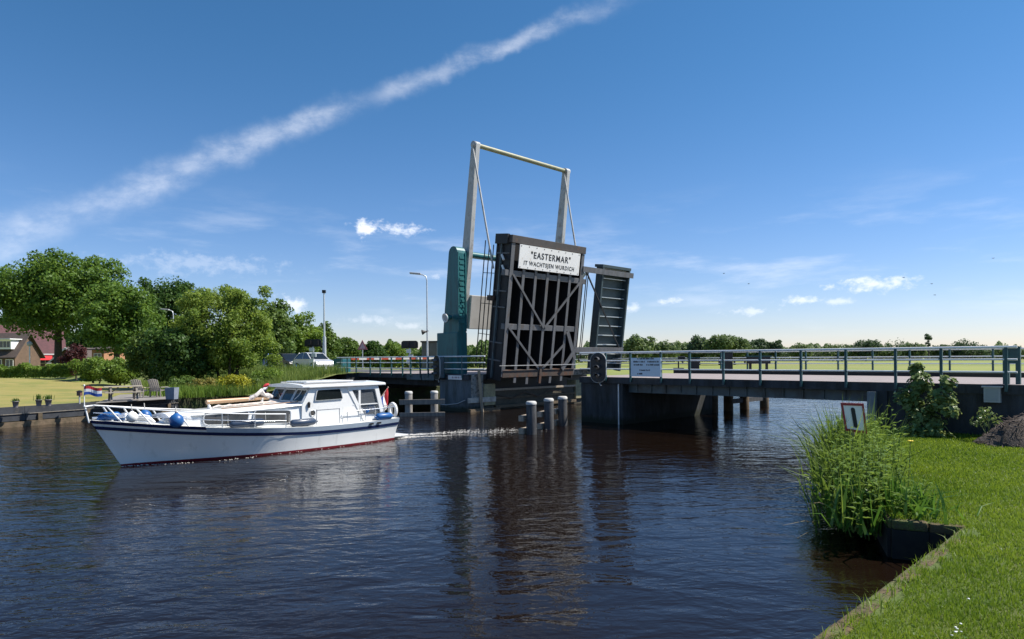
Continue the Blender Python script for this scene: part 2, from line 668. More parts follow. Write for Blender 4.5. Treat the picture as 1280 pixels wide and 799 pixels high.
# ------------------------------------------------------------------ water
m = bpy.data.materials.new('canal_water')
m.use_nodes = True
nt = m.node_tree
b = nt.nodes['Principled BSDF']
b.inputs['Base Color'].default_value = (0.0085, 0.0048, 0.003, 1)
b.inputs['Roughness'].default_value = 0.035
b.inputs['IOR'].default_value = 1.33
tcn = nt.nodes.new('ShaderNodeTexCoord')


def wave(scale, stretch, rot, detail, rough=0.55, dist=0.0):
    mp = nt.nodes.new('ShaderNodeMapping')
    mp.inputs['Rotation'].default_value = (0, 0, R(rot))
    mp.inputs['Scale'].default_value = stretch
    n = nt.nodes.new('ShaderNodeTexNoise')
    nt.links.new(tcn.outputs['Object'], mp.inputs[0])
    nt.links.new(mp.outputs[0], n.inputs['Vector'])
    n.inputs['Scale'].default_value = scale
    n.inputs['Detail'].default_value = detail
    n.inputs['Roughness'].default_value = rough
    n.inputs['Distortion'].default_value = dist
    return n.outputs[0]


def nmath(op, a, b_):
    n = nt.nodes.new('ShaderNodeMath')
    n.operation = op
    for i, v in enumerate((a, b_)):
        if isinstance(v, (int, float)):
            n.inputs[i].default_value = v
        else:
            nt.links.new(v, n.inputs[i])
    return n.outputs[0]


patch = wave(0.10, (1, 1, 1), 20, 3)
pr = nt.nodes.new('ShaderNodeMapRange')
pr.inputs[1].default_value = 0.36
pr.inputs[2].default_value = 0.64
pr.inputs[3].default_value = 0.30
pr.inputs[4].default_value = 1.15
nt.links.new(patch, pr.inputs[0])
h1 = nmath('MULTIPLY', wave(0.75, (1.0, 2.1, 1), -18, 3, 0.5, 0.4), 0.042)
h2 = nmath('MULTIPLY', wave(3.0, (1.0, 1.9, 1), -26, 3, 0.5, 0.5), 0.0155)
h3 = nmath('MULTIPLY', wave(9.0, (1.0, 1.6, 1), -8, 2, 0.5, 0.3), 0.0036)
hs = nmath('ADD', nmath('ADD', h1, nmath('MULTIPLY', h2, pr.outputs[0])), nmath('MULTIPLY', h3, pr.outputs[0]))
bp = nt.nodes.new('ShaderNodeBump')
bp.inputs['Strength'].default_value = 1.0
bp.inputs['Distance'].default_value = 1.0
nt.links.new(hs, bp.inputs['Height'])
nt.links.new(bp.outputs[0], b.inputs['Normal'])
M_water = m
wm = MB()
wm.add([(-400, -60, 0), (700, -60, 0), (700, 900, 0), (-400, 900, 0)], [(0, 1, 2, 3)])
build('canal_water', wm, M_water, kind='structure')


# ------------------------------------------------------------------ ground
def sheet(name, poly, z, depth, m_):
    mb = MB()
    top = [(x, y, z) for x, y in poly]
    bot = [(x, y, z - depth) for x, y in poly]
    n = len(poly)
    mb.add(top, [tuple(range(n))])
    mb.add(top + bot, [(i, (i + 1) % n, n + (i + 1) % n, n + i) for i in range(n)])
    o = build(name, mb, m_, kind='structure')
    o.data.materials.append(M_bank)
    for pl_ in o.data.polygons:
        if abs(pl_.normal.z) < 0.5:
            pl_.material_index = 1
    return o


def xy(v):
    return (v.x, v.y)


Q0, Q1 = Vector((-23.3, 29.8, 0)), Vector((-19.2, 37.6, 0))
qd = (Q1 - Q0).normalized()
qn = Vector((-qd.y, qd.x, 0))            # away from the water
Qa = Q0 - qd * 60
left = [xy(Qa), xy(Q0), xy(Q1), (-15.2, 42.2), xy(BP(-28.2, -0.6, 0)), xy(BP(-28.2, 13.5, 0)), (22, 64.5), (400, 66), (7000, 66),
        (7000, 5500), (-6000, 5500), (-6000, -60), (-70, -60)]
sheet('meadow', left, 0.90, 2.5, M_meadow)
right = [xy(BP(4.0, 0.35, 0)), xy(BP(4.0, 13.5, 0)), (40, 42), (400, 46), (400, -60), (60, -60), xy(BP(40, 0.35, 0))]
sheet('far_meadow', right, 0.88, 2.5, M_meadow)


def grid(name, rows, m_, kind='structure'):
    mb = MB()
    mb.loft([[Vector(p) for p in r] for r in rows], False, False, True)
    return build(name, mb, m_, kind=kind)


def lawn_z(y_off):
    t = min(max((y_off - 8.0) / 26.0, 0), 1)
    return 0.905 + 0.62 * t * t * (3 - 2 * t)


rows = []
for i in range(30):
    off = 0.15 + i * 1.9
    row = []
    for k in range(40):
        p = Qa + qd * (k * 2.0 - 2) + qn * off
        p = Vector((p.x, p.y, lawn_z(off)))
        row.append(p)
    rows.append(row)
grid('lawn_across_canal', rows, M_lawn_l)


def gz(x, y):
    """height of the left bank ground at x, y"""
    off = (Vector((x, y, 0)) - Q0).dot(qn)
    return lawn_z(off)


# road embankments
rows = []
for s in (-28.2, -34, -44, -60, -90, -160):
    rows.append([BP(s, w, z) for w, z in ((-7.5, 0.88), (-4.5, 1.35), (-1.6, 2.0), (-0.4, 2.06), (0, 2.09), (13, 2.09), (15, 1.9), (20, 0.88))])
grid('road_embankment', rows, mat('verge_grass', (0.12, 0.17, 0.035), 0.95, col2=(0.18, 0.19, 0.05), scale=0.8, detail=8, bump=0.05, bscale=6))
rows = []
for s in (4.2, 10, 20, 40, 120):
    rows.append([BP(s, w, z) for w, z in ((0.3, 0.3), (0.3, 2.06), (1.0, 2.08), (13, 2.08), (15, 1.9), (20, 0.86))])
grid('road_embankment', rows, MATS['verge_grass'])
rd = MB()
bbox(rd, -160, -28.25, 0.9, 7.4, 1.8, 2.104)
build('road', rd, M_road, kind='structure')
rd = MB()
bbox(rd, 9.52, 120, 0.34, 3.6, 1.8, 2.104)
build('footpath', rd, M_asph, kind='structure')

# near lawn
K0, K1, K2 = Vector((2.54, 5.55, 0)), Vector((6.45, 9.32, 0)), Vector((5.60, 9.72, 0))
LZ = 0.55
kd = (K1 - K0).normalized()
Ka = K0 - kd * 9
lawn_poly = [xy(Ka), xy(K1), xy(K2), (6.6, 12.2), (8.3, 16.2), (11.0, 20.6), xy(BP(3.9, 0.2, 0)), xy(BP(45, 0.2, 0)), (40, -25), (-6, -25)]
sheet('lawn', lawn_poly, LZ, 2.5, M_grass_r)


# ------------------------------------------------------------------ right fixed bridge span
def post_mb(s, w, z0, z1, size=0.075):
    mb = MB()
    bbox(mb, s - size / 2, s + size / 2, w - size / 2, w + size / 2, z0, z1)
    return mb


def railing(label, s0, s1, w, posts, hs, zd, r, zfoot=-0.2, group='galvanised bridge railings', m_r=None):
    t = thing('bridge_railing', label, 'railing', BP((s0 + s1) / 2, w, zd), 0, group)
    for i, h in enumerate(hs):
        mb = MB()
        mb.tube(BP(s0, w, zd + h), BP(s1, w, zd + h), r * (1.35 if i == 0 else 1.0), n=10)
        build('rail', mb, m_r or M_rail, t)
    for s in posts:
        build('post', post_mb(s, w, zd + zfoot, zd + hs[0]), M_teal_d, t)
    return t


s_r0, s_r1 = s_at(726, 0), s_at(1272, 0)
posts_r = [s_at(p, 0) for p in (758, 789, 827, 863, 905, 951, 1002, 1058, 1120, 1177, 1258)]
span = thing('fixed_bridge_span', 'long dark fixed bridge span from the middle pier to the right bank', 'bridge', BP(-2.4, 3, 0))
mb = MB()
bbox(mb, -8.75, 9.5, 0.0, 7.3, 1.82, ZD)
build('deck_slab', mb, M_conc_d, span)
mb = MB()
bbox(mb, -8.7, 9.5, 0.06, 7.2, ZD, ZD + 0.004)
build('road_surface', mb, M_asph, span)
for w in (0.55, 2.3, 4.4, 6.5):
    mb = MB()
    bbox(mb, -6.35, 3.85, w, w + 0.30, 1.42, 1.815)
    build('girder', mb, M_girder, span)
# stiffeners make the near girder read as steel
for k in range(14):
    mb = MB()
    s = -5.9 + k * 0.72
    bbox(mb, s, s + 0.05, 0.50, 0.548, 1.45, 1.81)
    build('stiffener', mb, M_girder, span)
span2 = thing('cycle_bridge_span', 'raised cycle bridge span with a dark side beam behind the pale road span', 'bridge', BP(-2.4, 10.4, 0))
mb = MB()
bbox(mb, -8.75, 9.5, 8.1, 8.28, 1.5, 2.27)
build('side_beam', mb, mat('side_beam_dark', (0.035, 0.028, 0.026), 0.7), span2)
mb = MB()
bbox(mb, -8.75, 9.5, 8.28, 12.5, 2.0, 2.24)
build('deck_slab', mb, M_conc_l, span2)
railing('long near railing of the right span with white rails on dark teal posts', s_r0, s_r1, -0.06, posts_r, (1.10, 0.74, 0.37), ZD, 0.030)
railing('far railing beyond the cycle bridge on the right span', s_at(742, 12.4), s_at(1290, 12.4), 12.4,
        [-8.2 + k * 1.65 for k in range(12)], (1.0, 0.66, 0.33), 2.24, 0.028)
pier = thing('bridge_pier', 'dark concrete bridge pier standing in the canal right of the raised leaf', 'bridge pier', BP(-7.5, 4, 0))
mb = MB()
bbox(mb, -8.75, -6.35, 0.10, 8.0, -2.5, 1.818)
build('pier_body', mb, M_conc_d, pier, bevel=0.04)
mb = MB()
mb.tube(BP(-6.55, 0.06, -0.4), BP(-6.55, 0.06, 1.8), 0.035)
build('drain_pipe', mb, M_galv, pier)
abut = thing('bridge_abutment', 'dark concrete abutment wall under the right end of the bridge', 'abutment', BP(8, 0, 0))
mb = MB()
bbox(mb, 3.85, 4.25, -0.05, 12.6, -2.5, 1.818)
bbox(mb, 4.25, 22, 0.05, 0.30, -2.5, 2.07)
build('retaining_wall', mb, M_conc_d, abut)
mb = MB()
bbox(mb, 9.5, 22, -0.02, 0.32, 2.07, 2.15)
build('coping', mb, M_conc_d, abut)
mb = MB()
bbox(mb, 3.70, 3.95, -0.22, -0.052, -1.0, 1.80)
build('pilaster', mb, mat('pilaster_grey', (0.20, 0.23, 0.25), 0.7, col2=(0.15, 0.17, 0.18), scale=3), abut)
# wall box
p = on(1240, 484, 2.0)
sb = s_at(1240, -0.1)
bx = thing('meter_box', 'small pale grey meter box on the dark abutment wall', 'utility box', BP(sb, 0, 1.7))
mb = MB()
bbox(mb, sb - 0.20, sb + 0.20, -0.16, 0.048, 1.58, 2.02)
build('cabinet', mb, mat('box_grey', (0.42, 0.44, 0.43), 0.6, col2=(0.33, 0.35, 0.34), scale=6), bx)
mb = MB()
bbox(mb, sb - 0.25, sb + 0.25, -0.20, 0.046, 2.02, 2.06)
build('lid', mb, M_mast, bx)
mb = MB()
bbox(mb, sb - 0.15, sb + 0.15, -0.168, -0.160, 1.63, 1.97)
build('door', mb, mat('box_door', (0.30, 0.33, 0.33), 0.5), bx)
# board frame at the right end of the railing
st = thing('barrier_cabinet', 'dark teal barrier cabinet at the far right end of the bridge railing', 'barrier', BP(7.0, 1.0, ZD))
mb = MB()
bbox(mb, s_at(1254, 0.5), s_at(1262, 0.5), 0.4, 0.55, ZD, ZD + 1.12)
build('post', mb, M_teal_d, st)
mb = MB()
bbox(mb, s_at(1270, 0.5), s_at(1276, 0.5), 0.4, 0.55, ZD, ZD + 1.12)
build('post', mb, M_teal_d, st)
mb = MB()
bbox(mb, s_at(1262, 0.5), s_at(1270, 0.5), 0.42, 0.53, ZD + 0.62, ZD + 1.1)
build('panel', mb, M_teal_d, st)

# info sign on the railing
sg = thing('information_sign', 'pale blue information panel with lines of dark text on the bridge railing', 'sign', BP((s_at(789, 0) + s_at(826, 0)) / 2, -0.12, ZD))
sa, sb = s_at(788.5, -0.12), s_at(826, -0.12)
mb = MB()
bbox(mb, sa, sb, -0.125, -0.100, ZD + 0.06, ZD + 0.86)
build('panel', mb, M_signblue, sg)
W = sb - sa
for fz, fs in ((0.79, [(0.22, 0.78)]), (0.66, [(0.09, 0.52), (0.56, 0.93)]), (0.53, [(0.10, 0.42), (0.53, 0.95)]), (0.30, [(0.30, 0.68)]), (0.15, [(0.22, 0.42)])):
    rr = random.Random(int(fz * 100))
    mb = MB()
    for a, c in fs:
        x = a
        while x < c - 0.02:
            g = rr.uniform(0.016, 0.034)
            hh = rr.choice((0.055, 0.075, 0.065))
            bbox(mb, sa + W * x, sa + W * min(x + g, c), -0.1285, -0.1255, ZD + fz, ZD + fz + hh * 0.9)
            x += g + rr.choice((0.006, 0.008, 0.022))
    build('text_line', mb, M_text, sg, kind='stuff')

# ------------------------------------------------------------------ left fixed span, tower pier
spl = thing('fixed_bridge_span', 'shaded left bridge span between the left bank and the tower pier', 'bridge', BP(-24, 3, 0))
mb = MB()
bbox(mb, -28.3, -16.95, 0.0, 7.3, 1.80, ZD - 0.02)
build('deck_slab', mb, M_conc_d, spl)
mb = MB()
bbox(mb, -28.2, -16.98, 0.06, 7.2, ZD - 0.02, ZD - 0.016)
build('road_surface', mb, M_asph, spl)
for a, c in ((s_at(509, 0), s_at(526.5, 0)), (s_at(528, 0), s_at(543, 0))):
    mb = MB()
    bbox(mb, a, c, -0.05, -0.002, 1.72, 2.04)
    build('fascia_panel', mb, M_girder, spl)
for w in (0.8, 3.0, 5.5):
    mb = MB()
    bbox(mb, -28.3, -19.65, w, w + 0.3, 1.35, 1.795)
    build('girder', mb, M_conc_d, spl)
spc = thing('cycle_bridge_span', 'cycle path span behind the left road span', 'bridge', BP(-24, 10.4, 0))
mb = MB()
bbox(mb, -28.3, -16.95, 8.3, 12.5, 1.85, 2.2)
build('deck_slab', mb, M_conc_l, spc)
lab = thing('bridge_abutment', 'shadowed left bank abutment wall behind the two fender piles', 'abutment', BP(-28.5, 5, 0))
mb = MB()
bbox(mb, -29.5, -28.35, -0.8, 13.6, -2.5, 2.06)
build('retaining_wall', mb, M_conc_d, lab)
mb = MB()
bbox(mb, -30.6, -29.55, -0.45, -0.15, -0.5, 2.0)
build('wing_wall', mb, M_conc_d, lab)
tp = thing('bridge_pier', 'left bridge pier of grey concrete carrying the teal tower', 'bridge pier', BP(-18.2, 3, 0))
mb = MB()
ch = 0.5
poly = [BP(-19.7, 0.35, -2.5), BP(-19.3, 0.02, -2.5), BP(-17.35, 0.02, -2.5), BP(-16.92, 0.35, -2.5), BP(-16.92, 1.22, -2.5), BP(-19.7, 1.22, -2.5)]
mb.prism(poly, (0, 0, 4.28))
build('pier_body', mb, mat('pier_blue_grey', (0.13, 0.155, 0.17), 0.8, col2=(0.08, 0.095, 0.105), scale=1.5, detail=9, bump=0.01, bscale=20, dirt=(0.05, 0.055, 0.05), dscale=1.6, dlo=0.46, dhi=0.7, stretch=(2.2, 2.2, .4), wet=(0.025, 0.03, 0.018)), tp)  # blue-grey puts the pier's shaded side into the colour
mb = MB()
bbox(mb, -16.92, -16.86, 0.36, 1.22, 0.75, ZD - 0.03)
build('rough_lit_face', mb, M_conc_l, tp)  # rough speckled concrete; the paler tone puts the sunlit side into colour
mb = MB()
bbox(mb, -19.7, -16.93, 1.22, 12.5, -2.5, 1.10)
build('pier_wall', mb, mat('pier_wet', (0.10, 0.085, 0.06), 0.85, col2=(0.05, 0.045, 0.03), scale=2.2, detail=9, bump=0.015, bscale=18, dirt=(0.20, 0.17, 0.12), dscale=2.2, dlo=0.6, dhi=0.72), tp)
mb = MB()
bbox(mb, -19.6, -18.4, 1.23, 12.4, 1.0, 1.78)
build('dark_backing', mb, M_black, tp)  # black backing added to close the see-through gap; its colour stands for shade
for w0, w1 in ((1.24, 2.12), (9.3, 10.1)):
    mb = MB()
    bbox(mb, -17.6, -16.80, w0, w1, 0.30, 1.52)
    build('bearing_block', mb, M_conc_y, tp, bevel=0.03)
for z, hgt, mt, off in ((1.10, 0.12, M_woodend, 0.10), (0.62, 0.10, M_wetwood, 0.07), (0.10, 0.16, M_wetwood, 0.16)):
    mb = MB()
    bbox(mb, -16.93, -16.93 + off, 2.13, 9.3, z, z + hgt)
    build('timber_ledge', mb, mt, tp)
mb = MB()
bbox(mb, -16.86, -16.74, 0.05, 2.1, 0.50, 0.78)
build('waling', mb, mat('bleached_timber', (0.55, 0.50, 0.43), 0.85, col2=(0.35, 0.31, 0.26), scale=5, detail=8), tp)
mb = MB()
bbox(mb, -16.86, -16.60, 0.05, 2.3, -0.05, 0.16)
build('waling', mb, M_wetwood, tp)
mb = MB()
mb.beam(BP(-16.55, 0.95, -0.8), BP(-16.75, 0.80, 2.35), 0.14, 0.14)
build('guide_post', mb, mat('tan_timber', (0.42, 0.33, 0.22), 0.85, col2=(0.28, 0.22, 0.16), scale=5, detail=8, stretch=(4, 4, .5)), tp)
mb = MB()
mb.path([BP(-16.9, 2.4, 0.85), BP(-16.8, 3.4, 0.62), BP(-16.8, 4.6, 0.95), BP(-16.8, 5.6, 0.64), BP(-16.8, 6.8, 0.98), BP(-16.9, 8.5, 0.75)], 0.025, 6)
build('chain', mb, M_rust, tp)
mb = MB()
mb.path([BP(-20.6, -0.1, 0.5), BP(-19.6, -0.06, 0.36), BP(-18.6, -0.06, 0.33), BP(-17.6, -0.05, 0.45), BP(-17.0, -0.02, 0.66)], 0.025, 6)
build('rope', mb, M_mast, tp)
# white plate under the railing
mb = MB()
bbox(mb, s_at(560, -0.06), s_at(577, -0.06), -0.075, -0.05, 1.80, 2.04)
wp = thing('name_plate', 'narrow white plate with faint lettering on the left deck edge', 'sign', BP(s_at(568, 0), -0.06, 1.92))
build('plate', mb, M_signw, wp)
mb = MB()
rr = random.Random(3)
x = s_at(565, -0.06)
for k in range(9):
    bbox(mb, x, x + 0.045, -0.079, -0.0752, 1.87, 1.97)
    x += rr.choice((0.065, 0.065, 0.11))
build('text_line', mb, mat('faded_ink', (0.30, 0.18, 0.20), 0.6), wp, kind='stuff')

posts_l = [s_at(p, 0) for p in (427, 435, 446, 463.5, 476, 490, 504, 514, 526, 536, 556, 578.5)]
railing('near railing of the left span with white rails and dark posts by the teal tower', s_at(422, 0), s_at(607, 0), -0.05, posts_l, (1.03, 0.68, 0.32), ZD - 0.02, 0.030)
railing('far railing of the left span behind the barrier boom', -28.5, -17.5, 12.4, [-28 + k * 1.7 for k in range(7)], (1.0, 0.66, 0.33), 2.2, 0.026)
# teal end cabinet of left railing
cb = thing('electric_cabinet', 'teal cabinet at the left end of the near bridge railing', 'cabinet', BP(s_at(423, 0.1), 0.1, ZD))
mb = MB()
bbox(mb, s_at(417, 0.1), s_at(428, 0.1), 0.10, 0.75, ZD - 0.1, ZD + 0.93)
build('housing', mb, mat('cabinet_teal', (0.02, 0.13, 0.17), 0.45), cb, bevel=0.02)
mb = MB()
bbox(mb, s_at(417.2, 0.1), s_at(427.8, 0.1), 0.06, 0.099, ZD + 0.05, ZD + 0.85)
build('door', mb, M_teal, cb)

# ------------------------------------------------------------------ tower
def tower(label, w0, w1, group):
    t = thing('bridge_tower', label, 'bridge tower', BP(-18.5, (w0 + w1) / 2, ZD), 0, group)
    mb = MB()
    prof = [(-18.0, 2.1), (-18.0, 9.05)]
    for k in range(1, 8):
        a = math.pi * k / 8
        prof.append((-18.40 + 0.40 * math.cos(a), 9.05 + 0.42 * math.sin(a)))
    prof += [(-18.80, 9.05), (-19.40, 4.2), (-19.40, 2.1)]
    poly = [BP(s, w0, z) for s, z in prof]
    mb.prism(poly, EW * (w1 - w0))
    build('shaft', mb, M_teal, t)
    mb = MB()
    bbox(mb, -19.9, -18.03, w0 - 0.06, w1 + 0.1, 2.1, 4.50)
    build('base_housing', mb, M_teal, t, bevel=0.04)
    # cast rungs up the front face
    for k in range(13):
        mb = MB()
        z = 5.0 + k * 0.31
        bbox(mb, -18.0, -17.965, w0 + 0.14, w1 - 0.14, z, z + 0.14)
        build('rung', mb, M_teal, t)
    for w in (w0 + 0.035, w1 - 0.035):
        mb = MB()
        bbox(mb, -18.0, -17.945, w - 0.035, w + 0.035, 4.55, 9.1)
        build('edge_flange', mb, M_teal, t)
    for z0, z1 in ((4.6, 5.6), (5.6, 6.6), (6.6, 7.4)):
        pass
    return t


tw = tower('teal steel bridge tower with rounded top left of the raised leaf', 0.35, 0.96, 'teal bridge towers')
mb = MB()
mb.tube(BP(-18.40, 0.95, 9.10), BP(-18.40, 10.0, 9.10), 0.19, n=14)
build('axle', mb, M_teal, tw)
tower('teal steel bridge tower mostly hidden behind the raised leaf', 9.75, 10.4, 'teal bridge towers')
p = at(559, 397, 37.6)
fl = thing('floodlight', 'round white floodlight fixed to the side of the teal tower', 'floodlight', p)
ax = Vector((-0.75, -0.60, -0.18)).normalized()
mb = MB()
mb.lathe(p - ax * 0.28, [(0.10, 0.0), (0.14, 0.12), (0.20, 0.26), (0.245, 0.42)], 18, ax)
build('housing', mb, M_teal, fl)
mb = MB()
mb.lathe(p + ax * 0.12, [(0.262, 0.0), (0.262, 0.06), (0.225, 0.06), (0.225, 0.03)], 18, ax)
build('rim', mb, M_white, fl)
mb = MB()
mb.lathe(p + ax * 0.141, [(0.225, 0.0), (0.16, 0.012)], 18, ax)
build('lens', mb, mat('lamp_glass', (0.55, 0.56, 0.55), 0.1), fl)
mb = MB()
mb.beam(p - ax * 0.2, BP(-18.9, 0.35, p.z - 0.1), 0.06, 0.06)
build('bracket', mb, M_teal_d, fl)

# ------------------------------------------------------------------ raised leaf
PHI = R(82.5)
S0, Z0 = -17.0, 1.75


def LP(w, l, n):
    return BP(S0 + l * math.cos(PHI) + n * math.sin(PHI), w, Z0 + l * math.sin(PHI) - n * math.cos(PHI))


def lbox(mb, w0, w1, l0, l1, n0, n1):
    return mb.hexa([LP(w0, l0, n0), LP(w1, l0, n0), LP(w1, l0, n1), LP(w0, l0, n1),
                    LP(w0, l1, n0), LP(w1, l1, n0), LP(w1, l1, n1), LP(w0, l1, n1)])


def lbeam(mb, a, c, wd, ht):
    en = LP(0, 0, 1) - LP(0, 0, 0)
    return mb.beam(LP(*a), LP(*c), wd, ht, en)


LW0, LW1, LL = 1.55, 7.85, 8.25
leaf = thing('bridge_leaf', 'raised dark drawbridge leaf seen from below with grey stringers and a white name board', 'drawbridge', BP(-17, 4.7, 1.7))
mb = MB()
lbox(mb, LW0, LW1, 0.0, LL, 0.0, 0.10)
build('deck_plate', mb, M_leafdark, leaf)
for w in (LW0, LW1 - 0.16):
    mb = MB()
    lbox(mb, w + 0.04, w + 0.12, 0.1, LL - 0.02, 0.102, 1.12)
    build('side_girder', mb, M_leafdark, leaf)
# end and cross beams
for l0, l1, n0, n1, mt, nm, a, c in ((LL - 0.42, LL + 0.0, 0.5, 1.27, M_brown, 'tip_beam', LW0 - 0.02, LW1 + 0.02),
                                     (6.0, 6.32, 0.9, 1.19, M_stringer, 'cross_beam', LW0 - 0.30, LW1 + 0.35),
                                     (3.02, 3.34, 0.9, 1.19, M_stringer, 'cross_beam', LW0 - 0.02, LW1 + 0.05),
                                     (0.30, 0.72, 0.7, 1.245, M_rust, 'hinge_beam', LW0 + 0.1, LW1 - 0.1)):
    mb = MB()
    lbox(mb, a, c, l0, l1, n0, n1)
    build(nm, mb, mt, leaf, bevel=0.012)
# seven lengthwise members
ws = [LW0 + 0.02 + (LW1 - LW0 - 0.30) * k / 6 for k in range(7)]
for k, w in enumerate(ws):
    edge = k in (0, 6)
    mb = MB()
    wd = 0.26 if edge else 0.20
    top = LL - 0.44 if edge else 6.5
    bot = 0.35 if edge else -0.12 + 0.10 * (k % 2)
    lbox(mb, w, w + wd, bot, top, 1.19, 1.225)
    build('flange', mb, M_stringer, leaf)
    mb = MB()
    lbox(mb, w + wd / 2 - 0.02, w + wd / 2 + 0.02, 0.35, top, 0.10, 1.19)
    build('stringer_web', mb, M_leafdark, leaf)
# side stiffeners on the near girder
for l in (1.2, 2.2, 4.2, 5.1, 7.2):
    mb = MB()
    lbox(mb, LW0 - 0.06, LW0 + 0.038, l, l + 0.07, 0.15, 1.1)
    build('stiffener', mb, M_stringer, leaf)
mb = MB()
lbox(mb, LW0 - 0.10, LW0 + 0.036, 0.2, LL - 0.1, 0.45, 0.53)
build('side_rail', mb, M_girder, leaf)
mb = MB()
lbox(mb, LW0 - 0.14, LW0 + 0.03, LL - 0.5, LL + 0.05, 0.0, 1.0)
build('tip_end_plate', mb, M_leafdark, leaf)
mb = MB()
lbox(mb, LW0 - 0.42, LW0 - 0.1, 4.55, 4.85, 0.0, 0.28)
build('lock_bracket', mb, M_rust, leaf)
for a, c in (((-17 * 0 + LW0 - 0.1, 7.15, 0.6), (LW0 - 0.16, 6.85, 0.85)), ((LW0 - 0.1, 6.55, 0.7), (LW0 - 0.14, 6.3, 0.9))):
    mb = MB()
    lbeam(mb, a, c, 0.09, 0.09)
    build('lamp_bracket', mb, M_white, leaf)
mid = (LW0 + LW1) / 2
for a, c in (((LW0 + 0.25, 6.1, 1.26), (mid - 0.05, 3.2, 1.26)), ((LW1 - 0.25, 6.1, 1.26), (mid + 0.05, 3.2, 1.26)),
             ((LW0 + 0.25, 3.15, 1.26), (mid - 0.15, 0.75, 1.26)), ((LW1 - 1.2, 2.25, 1.26), (mid + 0.15, 0.75, 1.26))):
    mb = MB()
    lbeam(mb, a, c, 0.12, 0.06)
    build('brace', mb, M_stringer, leaf)
for a, c in (((LW1 - 1.05, 3.0, 1.30), (LW1 - 0.15, 1.35, 1.30)), ((LW1 - 1.3, 0.7, 1.33), (LW1 - 0.1, 2.05, 1.33))):
    mb = MB()
    lbeam(mb, a, c, 0.26, 0.05)
    build('gusset_strut', mb, M_stringer, leaf)
mb = MB()
lbox(mb, mid - 0.09, mid + 0.09, -0.1, 0.95, 1.25, 1.31)
build('lock_bar', mb, M_rust, leaf)
# name board
SB = (2.10, 7.30, 6.48, 7.80)
mb = MB()
lbox(mb, SB[0], SB[1], SB[2], SB[3], 1.29, 1.33)
board = build('name_board', mb, M_signw, leaf, label='white board lettered EASTERMAR above IT WACHTSJEN WURDICH')
mb = MB()
for k in range(9):
    for l in (SB[2] + 0.08, SB[3] - 0.08):
        w = SB[0] + 0.12 + (SB[1] - SB[0] - 0.24) * k / 8
        lbox(mb, w - 0.025, w + 0.025, l - 0.025, l + 0.025, 1.33, 1.342)
build('rivet', mb, M_rust, board, kind='stuff')


def lettering(body, w0, w1, lbase, size, parent, xs=None):
    cu = bpy.data.curves.new('lettering', 'FONT')
    cu.body = body
    cu.size = size
    cu.offset = size * 0.018
    cu.extrude = 0.004
    cu.space_character = 1.18
    cu.space_word = 0.9
    cu.align_x = 'LEFT'
    ob = bpy.data.objects.new('lettering', cu)
    COL.objects.link(ob)
    bpy.context.view_layer.update()
    dg = bpy.context.evaluated_depsgraph_get()
    me = bpy.data.meshes.new_from_object(ob.evaluated_get(dg))
    bpy.data.objects.remove(ob)
    xsv = [v.co.x for v in me.vertices]
    x0, x1 = min(xsv), max(xsv)
    inv = ROOTM[root_of(parent).name].inverted()
    en = LP(0, 0, 1) - LP(0, 0, 0)
    el = LP(0, 1, 0) - LP(0, 0, 0)
    for v in me.vertices:
        w = w0 + (v.co.x - x0) / (x1 - x0) * (w1 - w0)
        v.co = inv @ (LP(w, lbase, 1.334) + el * v.co.y + en * v.co.z)
    me.update()
    me.materials.clear()
    me.materials.append(M_text)
    o = bpy.data.objects.new('lettering', me)
    COL.objects.link(o)
    o.parent = parent
    return o


lettering('"EASTERMAR"', 3.02, 6.42, 7.13, 0.50, board)
lettering('IT WACHTSJEN WURDICH', 2.50, 6.82, 6.70, 0.335, board)
mb = MB()
lbeam(mb, (LW0 - 0.3, 1.0, 1.36), (LW1 + 0.1, 1.0, 1.36), 0.035, 0.035)
build('cable', mb, M_mast, leaf)


# railings on the leaf (they stand on its road side, which now faces away)
def leaf_rail(w, l0, l1, nr, m_):
    for n in nr:
        mb = MB()
        mb.tube(LP(w, l0, -n), LP(w, l1 + (0.25 if n > 0.9 else 0), -n), 0.030, n=8)
        build('rail', mb, m_, leaf)
    l = l0 + 0.25
    while l < l1:
        mb = MB()
        mb.tube(LP(w, l, -0.02), LP(w, l, -nr[-1] - 0.02), 0.020, n=6)
        build('rail_post', mb, m_, leaf)
        l += 1.75


leaf_rail(LW0 + 0.05, 0.6, 7.7, (0.30, 0.66, 1.02), M_black)
leaf_rail(LW1 - 0.1, 0.6, 7.7, (0.30, 0.66, 1.02), M_black)
leaf_rail(9.4, 1.2, 7.0, (-0.35, 0.05, 0.45), M_black)
leaf_rail(8.75, 1.2, 7.1, (-0.75, -0.35, 0.05), M_black)
# cycle leaf joined to the road leaf by two arms
C0, C1 = 9.85, 12.80
mb = MB()
lbox(mb, C0, C1, 0.5, 7.25, 0.62, 0.70)
build('cycle_deck_plate', mb, M_slat, leaf)
for w in (C0, C1 - 0.14):
    mb = MB()
    lbox(mb, w, w + 0.14, 0.45, 7.32, 0.66, 1.16)
    build('cycle_side_beam', mb, M_slat, leaf)
for k in range(11):
    l = 0.95 + k * 0.62
    mb = MB()
    lbox(mb, C0 + 0.142, C1 - 0.142, l, l + 0.05, 0.71, 0.96)
    build('cycle_rib', mb, M_slatl, leaf)
mb = MB()
lbox(mb, C0 - 0.05, C1 + 0.05, 7.22, 7.40, 0.50, 1.17)
build('cycle_tip_beam', mb, M_slat, leaf)
for l0, w1 in ((6.75, C1 + 0.22), (1.72, C1 - 0.1)):
    mb = MB()
    lbox(mb, LW1 - 0.1, w1, l0, l0 + 0.34, 1.17, 1.29)
    build('joining_arm', mb, M_stringer, leaf)
mb = MB()
